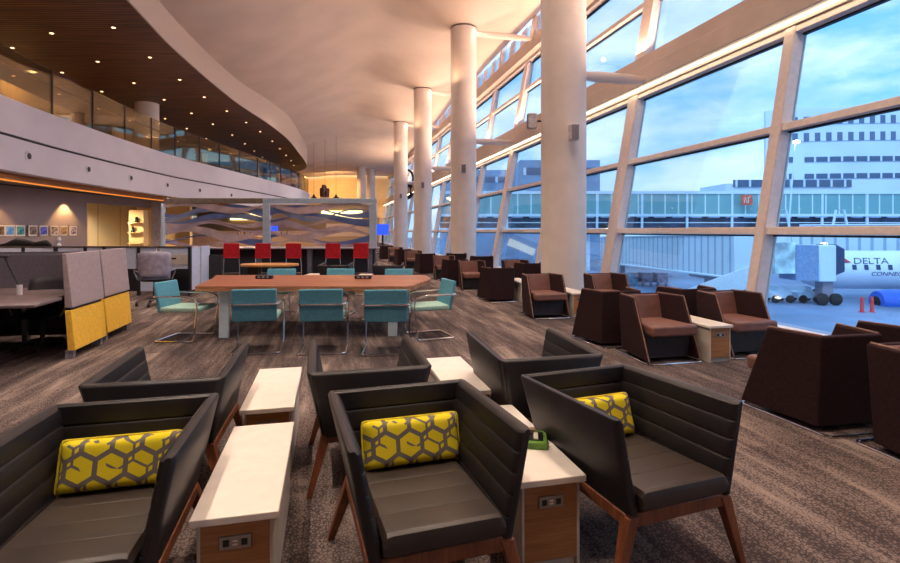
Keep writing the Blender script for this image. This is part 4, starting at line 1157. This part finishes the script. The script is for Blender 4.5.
def onhull(dx, z): return (dx, -math.sqrt(max(.01, R*R-z*z)), zc+z)
mw = mat('cabin_window_glass', (46,66,104), .2)
for k in range(14):
    dx = .02+.9*k; z = .30; X, Y, Z = onhull(dx, z); b = BM(); Mx = Matrix.Translation((X,Y-.012,Z)) @ Matrix.Rotation(-math.asin(z/R), 4, 'X')
    box(b, -.16, .16, -.02, .02, -.2, .2, M=Mx); obj('cabin_window', b, mw, pl, bevel=.06, bseg=3)
mnavy = mat('navy_lettering', (52,62,110), .4)
def hulltext(s, size, dx, z, m, nm, shear=0, sx=1.0):
    me = text_mesh(nm, s, size, m, pl, None, shear)
    for v in me.vertices:
        zz_ = z+v.co.y; X = dx+v.co.x*sx; v.co = Vector((X, -math.sqrt(max(.01, R*R-zz_*zz_))-.015-v.co.z*.5, zc+zz_))
    o = bpy.data.objects.new(nm, me); C.objects.link(o); o.parent = pl; return o
hulltext('DELTA', .66, .88, .56, mnavy, 'airline_name', .25, 1.35)
hulltext('CONNECTION', .44, 2.15, -.36, mnavy, 'airline_subtitle', .15, 1.25)
def hullpoly(pts, m, nm):
    b = BM(); A = [b.verts.new((x, onhull(x, z)[1]-.03, zc+z)) for x, z in pts]; B2 = [b.verts.new((x, onhull(x, z)[1]+.02, zc+z)) for x, z in pts]
    b.faces.new(A); b.faces.new(B2[::-1])
    for i in range(len(pts)): j = (i+1) % len(pts); b.faces.new([A[i], B2[i], B2[j], A[j]])
    obj(nm, b, m, pl)
hullpoly([(.0,.68),(.35,1.02),(.35,.78)], mat('deep_red_logo', (150,24,44), .4), 'tail_emblem')
hullpoly([(.35,1.02),(.75,.68),(.35,.78)], mat('bright_red_logo', (214,40,60), .4), 'tail_emblem')
hullpoly([(.0,.64),(.75,.64),(.35,.74)], bpy.data.materials['deep_red_logo'], 'tail_emblem')
b = BM(); lathe(b, [(.55,-1.9),(.8,-1.85),(.95,-1.2),(.96,0),(.75,1.4),(.45,2.0)], (2.9,-3.6,zz(302,38.4)-GZ), 28, 'x'); eng = obj('engine_cowl', b, mat('royal_blue_cowl', (40,92,196), .3), pl)
b = BM(); lathe(b, [(.42,-1.93),(.47,-1.88)], (2.9,-3.6,zz(302,38.4)-GZ), 24, 'x'); obj('intake', b, m_socket, eng)
b = BM(); prism(b, [(5.5,-1.0),(9.5,-1.0),(13,-12),(11.5,-12)], zc-1.1, zc-.85); obj('wing', b, m_plane, pl)
b = BM(); box(b, -.95, -.8, -.08, .08, .4, zc-1.0); obj('nose_gear_strut', b, m_plastic, pl)
for s in (-1, 1):
    b = BM(); lathe(b, [(.2,-.1),(.38,-.08),(.38,.08),(.2,.1)], (-.87,s*.22,.38), 20, 'y'); obj('nose_wheel', b, m_socket, pl)
# baggage tug and cart
D = 40; x, y = cf(px2(777,D), D)
for k, (px, l) in enumerate(((778,'small white baggage tug parked left of the airliner'),(805,'second small white service cart beside the baggage tug'))):
    x, y = cf(px2(px,D), D)
    if k == 0:
        tg = thing('baggage_tug', l, 'service vehicle', (x,y,GZ), -TH, 'service vehicles by the boarding cab')
        b = BM(); xprism(b, [(-.9,.35),(.7,.35),(.75,.8),(.2,.9),(.1,1.25),(-.3,1.3),(-.4,.85),(-.9,.8)], -.55, .55); obj('body', b, m_bluewhite, tg, bevel=.04)
        b = BM(); box(b, -.25, .0, -.4, .4, .9, 1.15); obj('seat', b, m_dark, tg)
        for sx in (-1, 1):
            for sy in (-1, 1):
                b = BM(); lathe(b, [(.12,-.09),(.3,-.08),(.3,.08),(.12,.09)], (sx*.55,sy*.58,.3), 16, 'y'); obj('wheel', b, m_socket, tg)
    else: dup(tg, (x,y,GZ), -TH, l)
# cargo carts under left bridge
for k, px in enumerate((630, 645, 660)):
    D = 52; x, y = cf(px2(px,D), D)
    b = BM(); box(b, -.55, .55, -.6, .6, .35, 1.3); box(b, -.5,-.3,-.6,-.4,0,.4); box(b,.3,.5,-.6,-.4,0,.4)
    tag(obj('baggage_cart', b, mat('teal_grey_cart_%s' % 'abc'[k], (84+20*k,118,140), .6, var=.3, scale=2)), ['baggage cart on the apron, leftmost of three below the jet bridge','baggage cart on the apron, middle of three below the jet bridge','baggage cart on the apron, rightmost of three below the jet bridge'][k], 'cart', 'baggage carts on the apron', (x,y,GZ), -TH)
# sloping covered ramp
a = Vector(cf(px2(683,30), 30)); c = Vector(cf(px2(752,27), 27)); t = thing('sloped_ramp', 'bright pale sloping covered stair rising to the leaning window upright', 'ramp', (a.x,a.y,GZ), math.atan2(c.y-a.y, c.x-a.x)); L = (c-a).length
zA, zB = zz(292,30)-GZ, zz(266,27)-GZ
b = BM(); hexa(b, [(0,-.6,zA-.35),(L,-.6,zB-1.2),(L,.6,zB-1.2),(0,.6,zA-.35)], [(0,-.6,zA),(L,-.6,zB),(L,.6,zB),(0,.6,zA)]); obj('deck', b, m_bluewhite, t, bevel=.04)
for f in (.25, .95):
    b = BM(); X = L*f; box(b, X-.08, X+.08, -.5, .5, 0, zA+(zB-zA)*f-.6); obj('support', b, m_plastic, t)
# red cones / bollards
for k, px in enumerate((862, 872)):
    D = 35; x, y = cf(px2(px,D), D)
    b = BM(); lathe(b, [(.2,0),(.2,.04),(.12,.05),(.09,1.0),(.05,1.05)], seg=12)
    tag(obj('safety_bollard', b, mat('signal_red_%d' % k, (214,60,60), .5)), ['red safety bollard on the apron below the blue engine, left one','red safety bollard on the apron below the blue engine, right one'][k], 'bollard', 'red bollards on the apron', (x,y,GZ))
# floodlight mast
D = 62; x, y = cf(px2(795,D), D)
fm = thing('floodlight_mast', 'tall thin floodlight mast with lit warm lamp before the white building', 'lamp post', (x,y,GZ), -TH)
b = BM(); tube(b, [(-1.2,0,0),(0,0,zz(143,D)-GZ)], .14, seg=8, r1=.06); obj('mast', b, m_bluewhite, fm)
b = BM(); lathe(b, [(.05,-.2),(.35,-.1),(.4,.1),(.1,.2)], (.1,-.1,zz(142,D)-GZ), 14); obj('lamp', b, emit('floodlight', (255,190,110), 40), fm)
# A-frame braces
for k, px in enumerate((782, 840)):
    D = 66; x, y = cf(px2(px,D), D); b = BM(); zt = zz(210,D)-GZ; tube(b, [(-2.2,0,0),(-.5,0,zt),(.5,0,zt),(2.2,0,0)], .16, seg=6)
    tag(obj('support_frame', b, m_bluewhite), ['white A-shaped support frame before the walkway, left of two','white A-shaped support frame before the walkway, right of two'][k], 'support frame', 'A-shaped frames by the walkway', (x,y,GZ), -TH)

# ------------------------------------------------------------------ sky
w = bpy.data.worlds.new('dusk_sky'); bpy.context.scene.world = w; w.use_nodes = True
t = NT(w); t.n.clear()
tc = t.new('ShaderNodeTexCoord'); sx = t.new('ShaderNodeSeparateXYZ'); t.l.new(tc.outputs['Generated'], sx.inputs[0])
up = t.math('MAXIMUM', sx.outputs[2], 0.0)
grad = t.ramp(up, [(0.0, lin((172,212,232))), (.18, lin((128,184,222))), (.6, lin((112,170,218)))])
mp = t.new('ShaderNodeMapping'); t.l.new(tc.outputs['Generated'], mp.inputs[0]); mp.inputs['Scale'].default_value = (2.2,2.2,6.0)
n1 = t.noise(mp.outputs[0], 1.6, 6, .58)
cl = t.ramp(n1, [(.38, (0,0,0,1)), (.56, (1,1,1,1))])
dk = t.noise(mp.outputs[0], 3.4, 4, .5)
cc = t.mix(dk, lin((132,172,214)), lin((250,250,252)))
col = t.mix(t.math('MULTIPLY', t.new('ShaderNodeRGBToBW').outputs[0], 1.0) if False else cl, grad, cc)
bg = t.new('ShaderNodeBackground'); t.l.new(col, bg.inputs[0]); bg.inputs[1].default_value = 2.0
o = t.new('ShaderNodeOutputWorld'); t.l.new(bg.outputs[0], o.inputs[0])

# ------------------------------------------------------------------ lights
def area(name, loc, size, power, col, rot=(0,0,0), shape='DISK', sy=None, spread=None):
    l = bpy.data.lights.new(name, 'AREA'); l.shape = shape; l.size = size; l.energy = power; l.color = lin(col)[:3]
    if sy: l.size_y = sy
    if spread: l.spread = math.radians(spread)
    o = bpy.data.objects.new(name, l); C.objects.link(o); o.location = loc; o.rotation_euler = rot; return o
WARM = (255,232,212)
def spot(name, loc, power, col, ang, rot, blend=.7, r=.05):
    l = bpy.data.lights.new(name, 'SPOT'); l.energy = power; l.color = lin(col)[:3]; l.spot_size = math.radians(ang); l.spot_blend = blend; l.shadow_soft_size = r
    o = bpy.data.objects.new(name, l); C.objects.link(o); o.location = loc; o.rotation_euler = rot; return o
for y in (1.0, 4.5, 8.0, 13.5, 21, 30, 40, 52):
    for x in (max(-2.2, rim_x(y)+2.8), 2.6):
        spot('ceiling_fill', (x, y, ceil_z(x, y)-.03), 900, WARM, 120, (0,0,0), .9, .06)  # unseen fill spots added under the plaster to light the floor
# cove lamps on the ledges of the two beams, washing the plaster
for (z, p, off) in ((5.95, 1250, .0), (9.6, 90, -.15)):
    for y in (-1, 8.5, 18, 27.5, 37, 50):
        area('cove_lamp', (wx(z, off-.12), y, z), .12, p/3, (255,212,176), (0, math.radians(180-28), 0), 'RECTANGLE', 8.5)
for cy in COLY:
    spot('column_lamp', (5.8, cy-.45, ceil_z(5.8, cy-.45)-.1), 60, (255,214,170), 150, (0,0,0), .9, .07)
    spot('column_lamp', (4.4, cy-.6, 7.0), 60, (255,196,150), 150, (PI,0,0), .9, .07)
# added pale sun fill, only there to brighten the apron and its buildings
sl = bpy.data.lights.new('apron_fill_sun', 'SUN'); sl.energy = 2.2; sl.angle = math.radians(35); sl.color = lin((226,238,250))[:3]
so = bpy.data.objects.new('apron_fill_sun', sl); C.objects.link(so); so.rotation_euler = (math.radians(42), 0, math.radians(-42)); so.location = (-30,-30,40)
# under the mezzanine
for (r, d) in ((-14.25,16.2),(-14.25,19.4)):
    x, y = cf(r, d); spot('wall_washer', (x, y, 2.72), 200, (255,196,120), 100, (0,0,0), .5, .03)
for (r, d) in ((-11,9),(-10.5,13),(-9.5,17)):
    x, y = cf(r, d); area('soffit_lamp', (x, y, 3.0), .3, 110, (255,222,204))
x, y = cf(-16, 23); spot('warm_room_lamp', (x, y, 2.9), 700, (255,232,190), 165, (0,0,0), .5, .04)
x, y = cf(-9, 24); spot('kitchen_lamp', (x, y, 2.9), 800, (255,216,180), 165, (0,0,0), .5, .04)
x, y = cf(-7.5, 20); spot('kitchen_lamp', (x, y, 2.9), 500, (255,216,180), 165, (0,0,0), .5, .04)
area('far_wall_lamp', (1, 64, 7.6), 2.5, 600, (255,204,136), (math.radians(50),0,0))
area('far_floor_lamp', (1, 60, 7.6), 2.5, 350, (255,196,120))
for y in (14, 22, 31, 40):
    x = rim_x(y)-6; area('mezzanine_lamp', (x, y, WS-.05), .3, 50, (255,212,160))

# ------------------------------------------------------------------ camera and view
cam = bpy.data.cameras.new('camera'); co = bpy.data.objects.new('camera', cam); C.objects.link(co)
cam.sensor_width = 36; cam.lens = 516/900*36; cam.shift_y = -50.5/900; cam.clip_end = 900
co.location = (0,0,EYE); co.rotation_euler = (PI/2, 0, -TH)
sc = bpy.context.scene; sc.camera = co
sc.view_settings.view_transform = 'Standard'; sc.view_settings.look = 'None'; sc.view_settings.gamma = 1; sc.view_settings.exposure = 0.0
